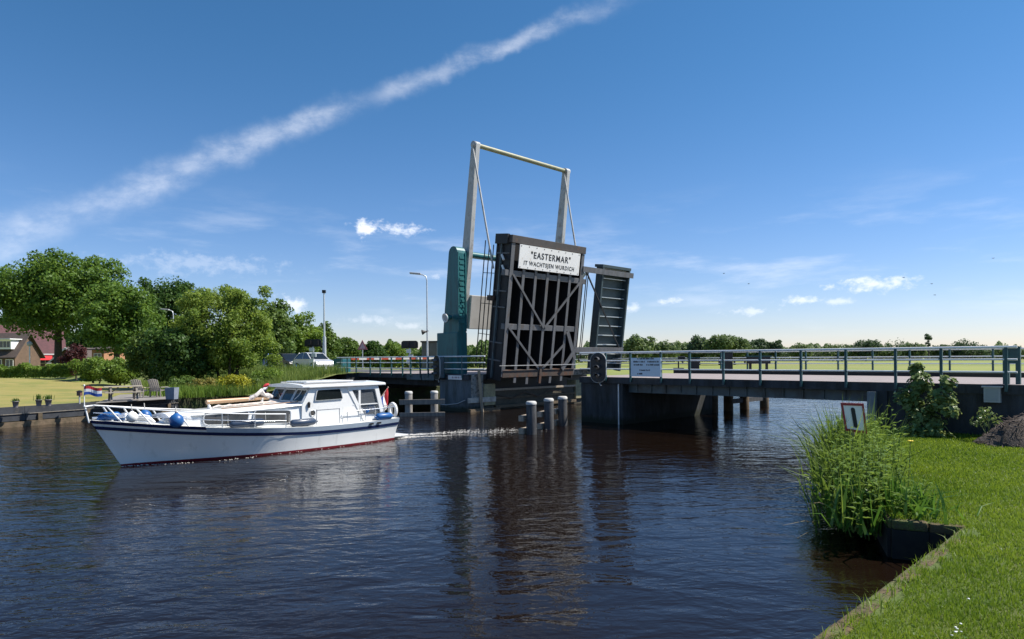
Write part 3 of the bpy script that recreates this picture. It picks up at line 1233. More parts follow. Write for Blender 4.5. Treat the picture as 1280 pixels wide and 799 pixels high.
lbeam(mb, (LW1 + 0.3, 6.8, 1.20), (C1 - 0.35, 1.9, 1.20), 0.09, 0.06)
build('brace', mb, M_black, leaf)
mb = MB()
lbeam(mb, (LW1 + 0.1, 5.95, 0.6), (LW1 + 1.35, 6.75, 0.3), 0.16, 0.10)
build('buffer', mb, M_girder, leaf)
mb = MB()
lbox(mb, C1 + 0.02, C1 + 0.26, 4.0, 4.35, 0.55, 0.8)
build('end_lamp', mb, M_black, leaf)

# balance frame: two masts pivoting on the tower tops, cross bar, counterweight, hangers
PV_S, PV_Z = -18.40, 9.10
eL = (LP(0, 1, 0) - LP(0, 0, 0))
eN = (LP(0, 0, 1) - LP(0, 0, 0))


def AP(w, l, n=0.0):
    return BP(PV_S, w, PV_Z) + eL * l + eN * n


bal = thing('balance_frame', 'tall grey balance frame of two tapered masts and a cross bar above the raised leaf', 'bridge frame', BP(PV_S, 5.4, PV_Z))
for w in (1.28, 9.25):
    mb = MB()
    rings = []
    for l, hn in ((-4.3, 0.30), (0.0, 0.33), (6.35, 0.22)):
        rings.append([AP(w, l, -hn), AP(w + 0.30, l, -hn), AP(w + 0.30, l, hn), AP(w, l, hn)])
    mb.loft(rings, True, True)
    build('mast', mb, M_mast, bal, bevel=0.015)
    mb = MB()
    mb.lathe(AP(w - 0.06, 6.30), [(0.0, 0.0), (0.20, 0.0), (0.20, 0.42), (0.0, 0.42)], 16, EW)
    build('pin_cap', mb, M_mast, bal)
    mb = MB()
    mb.tube(AP(w + 0.02 - 0.14, 6.15, 0.05), LP(w + (0.12 if w < 5 else -0.2), 6.35, 0.05), 0.055, n=8)
    build('hanger', mb, M_mast, bal)
mb = MB()
mb.tube(AP(1.5, 6.30), AP(9.4, 6.30), 0.135, n=14)
build('cross_bar', mb, mat('olive_bar', (0.34, 0.33, 0.20), 0.5, col2=(0.25, 0.25, 0.15), scale=3, detail=8), bal)
mb = MB()
mb.hexa([AP(1.62, -4.35, -0.55), AP(9.2, -4.35, -0.55), AP(9.2, -4.35, 0.45), AP(1.62, -4.35, 0.45),
         AP(1.62, -2.35, -0.55), AP(9.2, -2.35, -0.55), AP(9.2, -2.35, 0.45), AP(1.62, -2.35, 0.45)])
build('counterweight', mb, M_cwt, bal, bevel=0.03)


# ------------------------------------------------------------------ ship signals on the railing
def ship_signal(label, c, nrm_, hgt, wid, side):
    n_ = nrm_.normalized()
    t_ = n_.cross(EZ).normalized()          # right when seen from the front, reversed
    t_ = -t_
    t = thing('ship_signal', label, 'traffic light', c - EZ * hgt / 2, 0, 'ship signals on the bridge railings')

    def oval(hw, hh, off, th):
        pts = []
        for k in range(12):
            a = math.pi * k / 11
            pts.append((hw * math.cos(a), hh - hw + hw * math.sin(a)))
        for k in range(12):
            a = math.pi + math.pi * k / 11
            pts.append((hw * math.cos(a), -(hh - hw) + hw * math.sin(a)))
        m_ = MB()
        m_.prism([c + t_ * x + EZ * y + n_ * off for x, y in pts], n_ * th)
        return m_
    build('board_edge', oval(wid / 2 + 0.025, hgt / 2 + 0.025, 0.0, 0.05), M_mast, t)
    build('backboard', oval(wid / 2, hgt / 2, 0.051, 0.02), M_black, t)
    for z, nm in ((0.38, 'upper'), (0.0, 'mid'), (-0.38, 'low')):
        p0 = c + EZ * z * hgt / 1.4 + n_ * 0.072
        mb = MB()
        mb.lathe(p0, [(0.0, 0.0), (0.105, 0.0), (0.105, 0.03), (0.08, 0.035), (0.0, 0.045)], 14, n_)
        ln = build('lamp', mb, mat('dark_lens', (0.06, 0.05, 0.045), 0.2), t)
        mb = MB()
        hood = []
        for d in (0.0, 0.26):
            ring = [p0 + n_ * d + t_ * 0.125 * math.cos(math.pi * (0.02 + 0.96 * k / 8)) + EZ * 0.125 * math.sin(math.pi * (0.02 + 0.96 * k / 8)) for k in range(9)]
            ring += [p0 + n_ * d + t_ * 0.110 * math.cos(math.pi * (0.98 - 0.96 * k / 8)) + EZ * 0.110 * math.sin(math.pi * (0.98 - 0.96 * k / 8)) for k in range(9)]
            hood.append(ring)
        mb.loft(hood, True, True, False)
        build('hood', mb, mat('hood_grey', (0.10, 0.10, 0.11), 0.35), ln)
    mb = MB()
    mb.box(c - n_ * 0.16 + t_ * side * 0.12, (0.26, 0.28, hgt * 0.86), (t_, n_, EZ))
    build('control_box', mb, M_girder, t)
    mb = MB()
    mb.tube(c - n_ * 0.05 - EZ * hgt / 2, c - n_ * 0.05 - EZ * (hgt / 2 + 0.15) + t_ * 0.1, 0.03)
    build('cable_stub', mb, M_mast, t)
    return t


c = BP(s_at(748, -0.35), -0.35, 2.53)
ship_signal('black oval ship signal on the right railing just beside the blue panel', c, Vector((-0.5, -0.87, 0)), 1.32, 0.72, 1)
c = BP(s_at(546.5, -0.35), -0.35, 2.48)
ship_signal('black oval ship signal on the left railing in front of the teal tower', c, Vector((-0.84, -0.54, 0)), 1.40, 0.78, 1)


# ------------------------------------------------------------------ piles and fenders
def pile(x, y, z1, r, parent, nm='pile', m_=None, cap=True):
    mb = MB()
    mb.lathe((x, y, -1.5), [(r * 1.05, 0), (r, 1.5), (r * 0.97, 1.5 + z1 - 0.05), (r * 0.9, 1.5 + z1)], 16)
    o = build(nm, mb, m_ or M_pile, parent)
    if cap:
        mb = MB()
        mb.lathe((x, y, z1 + 0.001), [(r * 1.04, -0.05), (r * 1.04, 0.03), (r * 0.8, 0.075), (0, 0.085)], 16)
        build('cap', mb, M_pilecap, o)
    return o


f = thing('fender_piles', 'three grey mooring piles in the water in front of the raised leaf', 'fender', (1.5, 27.3, 0))
PP = [(0.74, 25.75), (1.53, 27.55), (2.21, 28.85)]
for x, y in PP:
    pile(x, y, 1.22, 0.205, f)
fd = (Vector((PP[2][0], PP[2][1], 0)) - Vector((PP[0][0], PP[0][1], 0))).normalized()
fs_ = Vector((-fd.y, fd.x, 0))
for i in range(3):
    a = Vector((PP[i][0], PP[i][1], 0.62)) + fs_ * 0.34
    for z in (0.0, -0.5):
        mb = MB()
        mb.beam(a + EZ * z - fd * 0.25 , a + EZ * z + fd * 1.0, 0.2, 0.22)
        build('waling', mb, M_woodend, f)
f = thing('timber_fender', 'two wooden piles joined by planks under the left bridge span', 'fender', (-4.7, 34.6, 0))
for px in (511, 543):
    p = on(px, 521, 0)
    p = at(px, 521, 34.4 + (0.25 if px > 520 else 0))
    pile(p.x, p.y, 1.22, 0.20, f, m_=mat('pile_grey', (0.34, 0.32, 0.29), 0.85, col2=(0.18, 0.17, 0.16), scale=4, detail=8, stretch=(3, 3, .5), bump=.01))
a, c = at(499, 505, 34.1), at(556, 505, 34.4)
mb = MB()
mb.beam(Vector((a.x, a.y, 0.74)), Vector((c.x, c.y, 0.74)), 0.12, 0.26)
build('waling', mb, M_wood, f)
mb = MB()
mb.beam(Vector((a.x, a.y, 0.08)), Vector((c.x, c.y, 0.08)), 0.20, 0.22)
build('waling', mb, M_wood, f)
f = thing('fender_piles', 'row of brown fender piles in the sunlit water behind the right span', 'fender', BP(-6.4, 11, 0))
for px, w in ((891, 8.4), (910, 10.0), (930, 11.8), (955, 14.2)):
    p = BP(-6.3, w, 0)
    p = BP(s_at(px, w), w, 0)
    pile(p.x, p.y, 1.25 if px < 920 else 0.95, 0.26, f, m_=M_wetwood, cap=False)
mb = MB()
mb.beam(BP(s_at(912, 10.2), 10.2, 0.5), BP(s_at(953, 14.0), 14.0, 0.5), 0.15, 0.25)
build('waling', mb, M_pile, f)


# ------------------------------------------------------------------ motor cruiser
BH = math.atan2(-0.747, -0.665)
BO = Vector((-5.29, 25.29, 0))
bfx, bfy = Vector((math.cos(BH), math.sin(BH), 0)), Vector((-math.sin(BH), math.cos(BH), 0))


def bw(a, b_, z):
    return BO + bfx * a + bfy * b_ + EZ * z


def bpix(px, py, b_):
    """boat coordinates (a, z) of the pixel on the vertical plane b = const"""
    d = ray(px, py)
    o = BO + bfy * b_
    # t*d.xy = o + a*bfx
    det = d.x * (-bfx.y) - (-bfx.x) * d.y
    t = (o.x * (-bfx.y) - (-bfx.x) * o.y) / det
    p = Vector((0, 0, CAM_H)) + d * t
    return (p - o).dot(bfx), p.z


def lerp_tab(tab, x):
    xs = [p[0] for p in tab]
    ys = [p[1] for p in tab]
    if x <= xs[0]:
        return ys[0]
    if x >= xs[-1]:
        return ys[-1]
    # monotone cubic through the table
    i = max(k for k in range(len(xs) - 1) if xs[k] <= x)
    def slope(k):
        if k == 0:
            return (ys[1] - ys[0]) / (xs[1] - xs[0])
        if k == len(xs) - 1:
            return (ys[-1] - ys[-2]) / (xs[-1] - xs[-2])
        a_, c_ = (ys[k] - ys[k - 1]) / (xs[k] - xs[k - 1]), (ys[k + 1] - ys[k]) / (xs[k + 1] - xs[k])
        return 0 if a_ * c_ <= 0 else 2 * a_ * c_ / (a_ + c_)
    h = xs[i + 1] - xs[i]
    u = (x - xs[i]) / h
    m0, m1 = slope(i) * h, slope(i + 1) * h
    return (2 * u**3 - 3 * u**2 + 1) * ys[i] + (u**3 - 2 * u**2 + u) * m0 + (-2 * u**3 + 3 * u**2) * ys[i + 1] + (u**3 - u**2) * m1


SHEER = [(0, 0.80), (0.18, 0.77), (0.35, 0.78), (0.55, 0.88), (0.75, 1.05), (0.9, 1.23), (1, 1.36)]
HBS = [(0, 1.33), (0.1, 1.42), (0.3, 1.52), (0.5, 1.52), (0.65, 1.38), (0.78, 1.08), (0.88, 0.70), (0.95, 0.34), (1, 0.03)]
HBW = [(0, 1.18), (0.1, 1.30), (0.3, 1.40), (0.5, 1.32), (0.65, 1.04), (0.78, 0.66), (0.88, 0.33), (0.95, 0.12), (1, 0.012)]
TS = [0, .02, .06, .1, .16, .22, .28, .35, .42, .49, .56, .62, .68, .73, .78, .82, .86, .89, .92, .945, .965, .982, .993, 1.0]


def hull_pt(t, z, off=0.0):
    zs = lerp_tab(SHEER, t)
    a_s, a_w = -0.12 + t * 9.72, 0.02 + t * 8.80
    bs, bwl = lerp_tab(HBS, t), lerp_tab(HBW, t)
    if z >= 0:
        u = min(z / zs, 1.0)
        return a_w + (a_s - a_w) * u, bwl + (bs - bwl) * u ** 1.35 + off, z
    u = min(-z / 0.6, 1)
    return a_w - u * (0.5 * t), bwl * (1 - u ** 2 * 0.85) + off, z


def hull_zone(name, zf, m_, t0=0.0, t1=1.0, off=0.0, caps=False, parent=None):
    mb = MB()
    for sgn in (1, -1):
        rows_ = []
        for t in TS:
            if t < t0 - 1e-6 or t > t1 + 1e-6:
                continue
            col_ = []
            for z in zf(lerp_tab(SHEER, t)):
                a, b_, zz = hull_pt(t, z, off)
                col_.append(Vector((a, b_ * sgn, zz)))
            rows_.append(col_)
        mb.loft(rows_, False, False, True)
    return build(name, mb, m_, parent, local=True)


M_boat = mat('boat_white', (0.84, 0.84, 0.82), 0.16, col2=(0.79, 0.79, 0.77), scale=1.2, detail=8, dirt=(0.60, 0.60, 0.56), dscale=2.4, dlo=0.60, dhi=0.85)
M_hull = mat('hull_gloss_white', (0.84, 0.84, 0.81), 0.10, col2=(0.80, 0.80, 0.77), scale=0.8, detail=6, bump=0.002, bscale=1.6, dirt=(0.56, 0.56, 0.52), dscale=2.2, dlo=0.58, dhi=0.88, stretch=(1.6, 1.6, .35))
M_navy = mat('boat_navy', (0.012, 0.022, 0.075), 0.25)
M_gunw = mat('gunwale_grey_blue', (0.42, 0.49, 0.56), 0.4, col2=(0.36, 0.43, 0.50), scale=3)
M_boot = mat('boot_stripe_red', (0.20, 0.014, 0.022), 0.35, col2=(0.13, 0.012, 0.018), scale=4)
M_deck = mat('boat_deck_pale', (0.66, 0.66, 0.63), 0.7, col2=(0.56, 0.56, 0.53), scale=5, detail=8)
M_stain = mat('stainless', (0.80, 0.82, 0.84), 0.18, 0.75)
M_fblue = mat('fender_blue', (0.015, 0.11, 0.33), 0.4, col2=(0.012, 0.08, 0.25), scale=5)
M_fnavy = mat('fender_navy', (0.025, 0.045, 0.085), 0.35, col2=(0.04, 0.06, 0.10), scale=6)
M_rope = mat('rope_pale', (0.62, 0.60, 0.55), 0.9, col2=(0.45, 0.43, 0.38), scale=20)
M_rubber = mat('rubber', (0.02, 0.02, 0.022), 0.6)
M_varn = mat('varnished_spar', (0.52, 0.33, 0.19), 0.4, col2=(0.42, 0.26, 0.14), scale=6, stretch=(.6, 5, 5))
M_pink = mat('faded_cover', (0.60, 0.47, 0.40), 0.85, col2=(0.74, 0.68, 0.62), scale=6, detail=8)

boat = thing('motor_cruiser', 'white steel motor cruiser with navy stripe and red waterline heading left on the canal', 'boat', BO, BH)
hull_zone('hull', lambda zs: [max(zs - 0.25, .12), zs * 0.55 + .03, zs * 0.36 + .03, zs * .2 + .04, 0.062], M_hull, parent=boat)
hull_zone('boot_stripe', lambda zs: [0.063, 0.02, -0.06], M_boot, off=0.004, parent=boat)
hull_zone('underbody', lambda zs: [-0.06, -0.3, -0.6], mat('antifouling', (0.05, 0.012, 0.012), 0.6), parent=boat)
hull_zone('rubbing_strake', lambda zs: [zs - 0.155, zs - 0.165, zs - 0.24, zs - 0.255], M_navy, off=0.022, parent=boat)
hull_zone('gunwale', lambda zs: [zs, zs - 0.03, zs - 0.156], M_gunw, t1=0.735, off=0.012, parent=boat)
hull_zone('bow_bulwark', lambda zs: [zs + .015, zs - 0.02, zs - 0.08], M_navy, t0=0.73, off=0.018, parent=boat)
hull_zone('bow_band', lambda zs: [zs - .08, zs - 0.156], M_hull, t0=0.73, off=0.004, parent=boat)
# deck
mb = MB()
rws = []
for t in TS:
    zs = lerp_tab(SHEER, t)
    a, b_, z = hull_pt(t, zs)
    rws.append([Vector((a, b_ + .01, zs - 0.005)), Vector((a, b_ * .5, zs + 0.02)), Vector((a, 0, zs + 0.03)), Vector((a, -b_ * .5, zs + .02)), Vector((a, -b_ - .01, zs - 0.005))])
mb.loft(rws, False, False, True)
build('deck', mb, M_deck, boat, local=True)
mb = MB()
tr = [hull_pt(0, z) for z in (0.80, 0.5, 0.25, 0.1, -0.06, -0.4, -.6)]
poly = [Vector((a, b_, z)) for a, b_, z in tr] + [Vector((a, -b_, z)) for a, b_, z in reversed(tr)]
mb.add(poly, [tuple(range(len(poly)))])
build('transom', mb, M_hull, boat, local=True)
mb = MB()
mb.box((-0.33, 0, 0.10), (0.62, 2.3, 0.07))
build('swim_platform', mb, M_boat, boat, local=True, bevel=0.02)

# coachroof
TWT = [(3.4, 1.06), (5.0, 1.03), (6.2, 0.97), (7.0, 0.84), (7.5, 0.66)]
TZT = [(3.4, 1.54), (5.0, 1.46), (6.5, 1.42), (7.6, 1.38)]
mb = MB()
rws = []
for a, k in ((3.4, 1), (4.2, 1), (5.0, 1), (5.8, 1), (6.5, 1), (7.0, 1), (7.3, 0.92)):
    w, zt = lerp_tab(TWT, a), lerp_tab(TZT, a)
    zb = 0.74
    rws.append([Vector((a + (.12 if a > 6.9 else 0), w + .06, zb)), Vector((a, w, zt - .05)), Vector((a, w - .06, zt)), Vector((a, 0, zt + .06)), Vector((a, -w + .06, zt)), Vector((a, -w, zt - .05)), Vector((a + (.12 if a > 6.9 else 0), -w - .06, zb))])
rws.append([Vector((7.75, v.y * 0.72, zz)) for v, zz in zip(rws[-1], (0.74, 1.0, 1.04, 1.06, 1.04, 1.0, 0.74))])
mb.loft(rws, True, True, False)
cr = build('coachroof', mb, M_boat, boat, local=True, bevel=0.03)
# overhanging roof edge of the coachroof
mb = MB()
rws = []
for a in (3.45, 4.5, 5.5, 6.5, 7.1, 7.45, 7.75):
    w, zt = lerp_tab(TWT, min(a, 7.4)) + 0.05, lerp_tab(TZT, a)
    if a > 7.4:
        w *= 0.75
    rws.append([Vector((a, w, zt - .055)), Vector((a, w, zt - 0.01)), Vector((a, w * .55, zt + .05)), Vector((a, 0, zt + .075)), Vector((a, -w * .55, zt + .05)), Vector((a, -w, zt - .01)), Vector((a, -w, zt - .055))])
mb.loft(rws, True, True, True)
build('coachroof_top', mb, M_boat, boat, local=True)


def side_window(pxs, parent, sgn=1, inset=0.06, wf=None, off=0.03, name='window', tint=None, frame=True):
    """pxs: pixel outline of the pane on the port side; mirrored to starboard when sgn = -1"""
    pts = []
    for px, py in pxs:
        b_ = 1.0
        for _ in range(3):
            a, z = bpix(px, py, b_)
            b_ = wf(a, z)
        pts.append((a, z))
    # rounded corners
    out = []
    n = len(pts)
    for i in range(n):
        p, q_, r_ = Vector(pts[i - 1]), Vector(pts[i]), Vector(pts[(i + 1) % n])
        d1_, d2_ = (p - q_), (r_ - q_)
        rad = min(inset, d1_.length * .4, d2_.length * .4)
        A, C_ = q_ + d1_.normalized() * rad, q_ + d2_.normalized() * rad
        for u in (0, .33, .67, 1):
            out.append((1 - u) ** 2 * A + 2 * u * (1 - u) * q_ + u * u * C_)
    cen = sum((Vector(p) for p in out), Vector((0, 0))) / len(out)

    def ring(k, o_):
        return [Vector((p.x + (p.x - cen.x) / max((p - cen).length, .01) * k, sgn * (wf(p.x, p.y) + o_), p.y + (p.y - cen.y) / max((p - cen).length, .01) * k)) for p in out]
    pane = MB()
    pane.loft([ring(0, -0.06), ring(0, off)], True, True)
    if not frame:
        return build(name, pane, tint or M_glass_d, parent, local=True)
    fm = MB()
    r1, r2, r3, r4 = ring(0.028, 0.0), ring(0.028, off + .012), ring(-0.004, off + .012), ring(-0.004, off - .01)
    fm.loft([r1, r2, r3, r4], True, False)
    o = build(name, fm, mat('window_frame_alu', (0.62, 0.63, 0.63), 0.35, 0.4), parent, local=True)
    build('pane', pane, tint or M_glass_d, o, local=True)
    return o


tw_ = lambda a, z: lerp_tab(TWT, a) + 0.06 * (1 - min(max((z - .74) / .7, 0), 1))
M_cab_glass = mat('cabin_glass', (0.035, 0.034, 0.032), 0.10, col2=(0.09, 0.085, 0.08), scale=1.6, detail=3)
for sg_ in (1, -1):
    side_window([(255, 516.5), (311, 513.8), (308, 529.5), (254, 531)], boat, sg_, 0.12, tw_, tint=M_cab_glass)
    side_window([(318, 513.6), (362.5, 513.2), (362, 528.2), (316, 529.3)], boat, sg_, 0.09, tw_, tint=M_cab_glass)
# front window of coachroof is hidden; grab rail on roof
mb = MB()
mb.path([(3.7, 0.86, 1.60), (5.0, 0.84, 1.56), (6.3, 0.78, 1.52)], 0.018, 6)
build('grab_rail', mb, mat('teak', (0.25, 0.14, 0.08), 0.6), boat, local=True)

# wheelhouse
HB = 1.13
mb = MB()
zt = 2.04
prof = [(2.02, 0.70), (3.80, 0.70), (3.78, 1.50), (3.46, zt), (2.02, zt)]
mb.prism([Vector((a, HB, z)) for a, z in prof], (0, -2 * HB, 0))
build('wheelhouse', mb, M_boat, boat, local=True, bevel=0.03)
whf = lambda a, z: HB
for sg_ in (1, -1):
    side_window([(396, 488), (424.5, 486.2), (427.5, 498.3), (393.5, 500.8)], boat, sg_, 0.05, whf, tint=M_glass_d)
# windscreen panes lie on the raked front plane
fp = lambda y, z: 3.78 - (z - 1.50) * (0.32 / 0.54)
for y0, y1 in ((0.42, 1.06), (-0.33, 0.35), (-1.06, -0.40)):
    mb = MB()
    zs = (1.60, 1.98)
    ring = [Vector((fp(0, z) + .018, y, z)) for y, z in ((y0, zs[0]), (y1, zs[0]), (y1, zs[1]), (y0, zs[1]))]
    mb.prism(ring, (-0.03, 0, -0.018))
    fr = MB()
    for i in range(4):
        fr.beam(ring[i] + Vector((.008, 0, 0)), ring[(i + 1) % 4] + Vector((.008, 0, 0)), 0.045, 0.03)
    o = build('windscreen_frame', fr, MATS['window_frame_alu'], boat, local=True)
    build('pane', mb, mat('windscreen_glass', (0.03, 0.035, 0.03), 0.04, spec=0.7), o, local=True)
mb = MB()
mb.path([(3.50, 0.72, 2.02), (3.70, 0.80, 1.80), (3.76, 0.62, 1.66)], 0.012, 6)
build('wiper', mb, M_white, boat, local=True)
# aft cockpit enclosure: coamings, posts, clear panels
for sg_ in (1, -1):
    mb = MB()
    mb.prism([Vector((a, sg_ * HB, z)) for a, z in ((0.45, 0.70), (2.0, 0.70), (2.0, 1.02), (0.52, 0.98))], (0, -0.06 * sg_, 0))
    build('coaming', mb, M_boat, boat, local=True)
    for p0, p1, wd in (((2.0, 2.05), (1.28, 0.80), 0.13), ((0.80, 2.04), (0.50, 0.92), 0.16), ((1.52, 2.04), (1.52, 0.98), 0.075)):
        mb = MB()
        mb.beam((p0[0], sg_ * (HB - .01), p0[1]), (p1[0], sg_ * (HB - .01), p1[1]), wd, 0.07, Vector((0, 1, 0)))
        build('post', mb, M_boat, boat, local=True)
    mb = MB()
    mb.box((1.38, sg_ * (HB - .01), 1.985), (1.28, 0.066, 0.15))
    build('canopy_rail', mb, M_boat, boat, local=True)
    mb = MB()
    mb.box((1.2, sg_ * (HB - .012), 1.38), (1.2, 0.04, 0.035))
    build('canopy_rail', mb, M_boat, boat, local=True)
vin = bpy.data.materials.new('clear_vinyl')
vin.use_nodes = True
vt = vin.node_tree
vb = vt.nodes['Principled BSDF']
vb.inputs['Base Color'].default_value = (0.25, 0.27, 0.29, 1)
vb.inputs['Roughness'].default_value = 0.12
vtr = vt.nodes.new('ShaderNodeBsdfTransparent')
vtr.inputs[0].default_value = (0.8, 0.82, 0.85, 1)
vmx = vt.nodes.new('ShaderNodeMixShader')
vmx.inputs[0].default_value = 0.28
vt.links.new(vtr.outputs[0], vmx.inputs[1])
vt.links.new(vb.outputs[0], vmx.inputs[2])
vt.links.new(vmx.outputs[0], vt.nodes['Material Output'].inputs[0])
for sg_ in (1, -1):
    mb = MB()
    mb.prism([Vector((a, sg_ * (HB - .002), z)) for a, z in ((2.03, 2.03), (2.03, .72), (1.26, .72))], (0, -.03 * sg_, 0))
    build('side_panel', mb, M_boat, boat, local=True)
    for pl in ([(1.90, 1.94), (1.50, 1.94), (1.50, 1.20)], [(1.50, 1.94), (0.86, 1.94), (0.60, 1.0), (1.50, 1.0)]):
        mb = MB()
        mb.prism([Vector((a, sg_ * (HB - .03), z)) for a, z in pl], (0, -0.006 * sg_, 0))
        build('clear_panel', mb, vin, boat, local=True)
mb = MB()
mb.prism([Vector((0.80, HB - .06, 2.0)), Vector((0.50, HB - .06, .85)), Vector((0.50, -HB + .06, .85)), Vector((0.80, -HB + .06, 2.0))], (-0.01, 0, 0))
build('aft_panel', mb, vin, boat, local=True)
mb = MB()
mb.box((1.3, 0, 0.66), (1.5, 2.1, 0.04))
build('cockpit_floor', mb, M_varn, boat, local=True)
mb = MB()
mb.box((1.80, 0, 1.0), (0.30, 1.9, 0.7))
build('seat_back', mb, mat('seat_dark', (0.04, 0.05, 0.08), 0.8), boat, local=True)
# roof
mb = MB()
rws = []
for a, w in ((0.38, 1.16), (0.45, 1.22), (2.0, 1.26), (3.55, 1.22), (3.75, 1.14)):
    rws.append([Vector((a, w, zt + .01)), Vector((a, w, zt + .075)), Vector((a, w * .92, zt + .10)), Vector((a, w * .5, zt + .135)), Vector((a, 0, zt + .15)),
                Vector((a, -w * .5, zt + .135)), Vector((a, -w * .92, zt + .10)), Vector((a, -w, zt + .075)), Vector((a, -w, zt + .01))])
mb.loft(rws, True, True, False)
build('roof', mb, M_boat, boat, local=True, bevel=0.015)
mb = MB()
mb.box((2.0, 0, zt + .006), (3.2, 2.36, 0.016))
build('roof_edge', mb, mat('roof_trim_grey', (0.32, 0.33, 0.35), 0.5), boat, local=True)
mb = MB()
mb.box((2.45, 0.1, zt + .185), (1.9, 1.3, 0.05))
build('sliding_hatch', mb, M_boat, boat, local=True, bevel=0.02)
for y in (0.85, -0.65):
    mb = MB()
    mb.box((2.3, y, zt + .165), (2.5, 0.045, 0.04))
    build('hatch_track', mb, MATS['roof_trim_grey'], boat, local=True)
# porthole, horn, vents, door line
a, z = bpix(390.5, 516.5, HB)
mb = MB()
mb.lathe((a, HB - .01, z), [(0.115, 0), (0.115, 0.03), (0.09, 0.03), (0.09, 0.015)], 18, Vector((0, 1, 0)))
o = build('porthole', mb, MATS['window_frame_alu'], boat, local=True)
mb = MB()
mb.lathe((a, HB + .012, z), [(0.09, 0), (0.0, 0.003)], 18, Vector((0, 1, 0)))
build('pane', mb, MATS['cabin_glass'], o, local=True)
a, z = bpix(385.5, 506, HB)
mb = MB()
mb.lathe((a, HB + .04, z - .1), [(0.035, 0), (0.045, .1), (0.05, 0.16), (0.02, 0.2)], 10)
build('navigation_light', mb, M_black, boat, local=True)
for (px0, py0, px1, py1, r_) in ((396, 512, 396, 531, .012), (424.4, 510, 424.4, 531, .010), (396, 512.5, 424.4, 510.5, .010)):
    a0, z0 = bpix(px0, py0, HB)
    a1, z1 = bpix(px1, py1, HB)
    mb = MB()
    mb.tube((a0, HB + .004, z0), (a1, HB + .004, z1), r_, n=6)
    build('door_trim', mb, MATS['roof_trim_grey'], boat, local=True)
a, z = bpix(427.5, 520.5, HB)
mb = MB()
mb.lathe((a, HB - .01, z), [(0.05, 0), (0.05, 0.03), (0.0, 0.04)], 12, Vector((0, 1, 0)))
build('filler_cap', mb, M_stain, boat, local=True)


# rails
def sheer_pt(a, dz, inb=0.07):
    t = (a + 0.12) / 9.72
    zs = lerp_tab(SHEER, t)
    return Vector((a, max(lerp_tab(HBS, t) - inb, 0.02), zs + dz))


for sgn in (1, -1):
    fl_ = lambda v: Vector((v.x, v.y * sgn, v.z))
    for dz, r_ in ((0.43, 0.020), (0.22, 0.013)):
        pts = [sheer_pt(a, dz) for a in (4.55, 5.4, 6.2, 7.0, 7.8, 8.4, 8.9, 9.25, 9.5)]
        if dz > .3:
            pts += [Vector((9.72, 0.10, 1.75)), Vector((9.74, 0.0, 1.76))]
        mb = MB()
        mb.path([fl_(p) for p in pts], r_, 7)
        build('hand_rail', mb, M_white if dz > .3 else M_stain, boat, local=True)
    for a in (4.55, 5.55, 6.5):
        mb = MB()
        mb.tube(fl_(sheer_pt(a, -.02)), fl_(sheer_pt(a, .43)), 0.017, n=7)
        build('stanchion', mb, M_stain, boat, local=True)
    for a, da in ((7.45, 0.22), (8.35, 0.25), (9.0, 0.24)):
        mb = MB()
        mb.tube(fl_(sheer_pt(a - .1, -.02)), fl_(sheer_pt(a + da, .43)), 0.024, n=7)
        build('stanchion', mb, M_white, boat, local=True)
    # aft rail
    pts = [(2.1, HB + .10, 1.17), (0.55, HB + .12, 1.20), (0.0, 1.22, 1.22), (-0.05, 0.6, 1.22), (-0.05, 0, 1.22)]
    mb = MB()
    mb.path([fl_(Vector(p)) for p in pts], 0.016, 7)
    build('aft_rail', mb, M_stain, boat, local=True)
    for p in ((2.1, HB + .10), (1.35, HB + .11), (0.55, HB + .12), (-0.02, 1.2)):
        mb = MB()
        mb.tube(fl_(Vector((p[0], p[1], .76))), fl_(Vector((p[0], p[1], 1.2))), 0.014, n=7)
        build('stanchion', mb, M_stain, boat, local=True)
mb = MB()
mb.tube((9.62, 0, 1.30), (9.72, 0, 1.77), 0.022)
build('pulpit_post', mb, M_white, boat, local=True)
mb = MB()
mb.ball((8.75, 0.05, 1.42), 0.12, 10, 7, (1.2, .8, .9))
mb.tube((8.75, 0.05, 1.25), (8.75, .05, 1.5), .05)
build('anchor_winch', mb, M_stain, boat, local=True)
mb = MB()
mb.path([(9.55, 0.02, 1.42), (9.1, .1, 1.45), (8.8, 0.2, 1.42), (8.6, .35, 1.30), (8.3, .45, 1.25)], 0.035, 7)
build('anchor_chain', mb, M_stain, boat, local=True)
for a in (0.9, 1.25):
    mb = MB()
    t = (a + .12) / 9.72
    mb.box((a, lerp_tab(HBS, t) + .03, lerp_tab(SHEER, t) - .08), (0.16, 0.03, 0.06))
    build('scupper', mb, M_black, boat, local=True)


# things lying on or hanging from the boat
def on_boat(name, label, cat, group=None):
    return thing(name, label, cat, BO, BH, group)


def ball_fender(px, py, rpx, b_, m_, label):
    a, z = bpix(px, py, b_)
    p = bw(a, b_, z)
    r_ = rpx / 820.0 * p.y
    t = thing('ball_fender', label, 'fender', p, 0, 'round fenders on the cruiser')
    mb = MB()
    mb.lathe(p - EZ * r_, [(0.001, 0), (r_ * .5, r_ * .12), (r_ * .85, r_ * .45), (r_, r_ * .95), (r_ * .92, r_ * 1.4), (r_ * .65, r_ * 1.78), (r_ * .3, r_ * 1.98), (r_ * .16, r_ * 2.15), (0.01, r_ * 2.2)], 18)
    build('float', mb, m_, t)
    mb = MB()
    mb.lathe(p + EZ * r_ * 0.98, [(r_ * .20, 0), (r_ * .17, r_ * .3), (0.01, r_ * .34)], 10)
    build('eye', mb, M_navy, t)
    mb = MB()
    mb.tube(p + EZ * r_ * 1.2, p + EZ * (r_ + .2) + bfy * -.05, 0.012, n=5)
    build('rope', mb, M_rope, t)


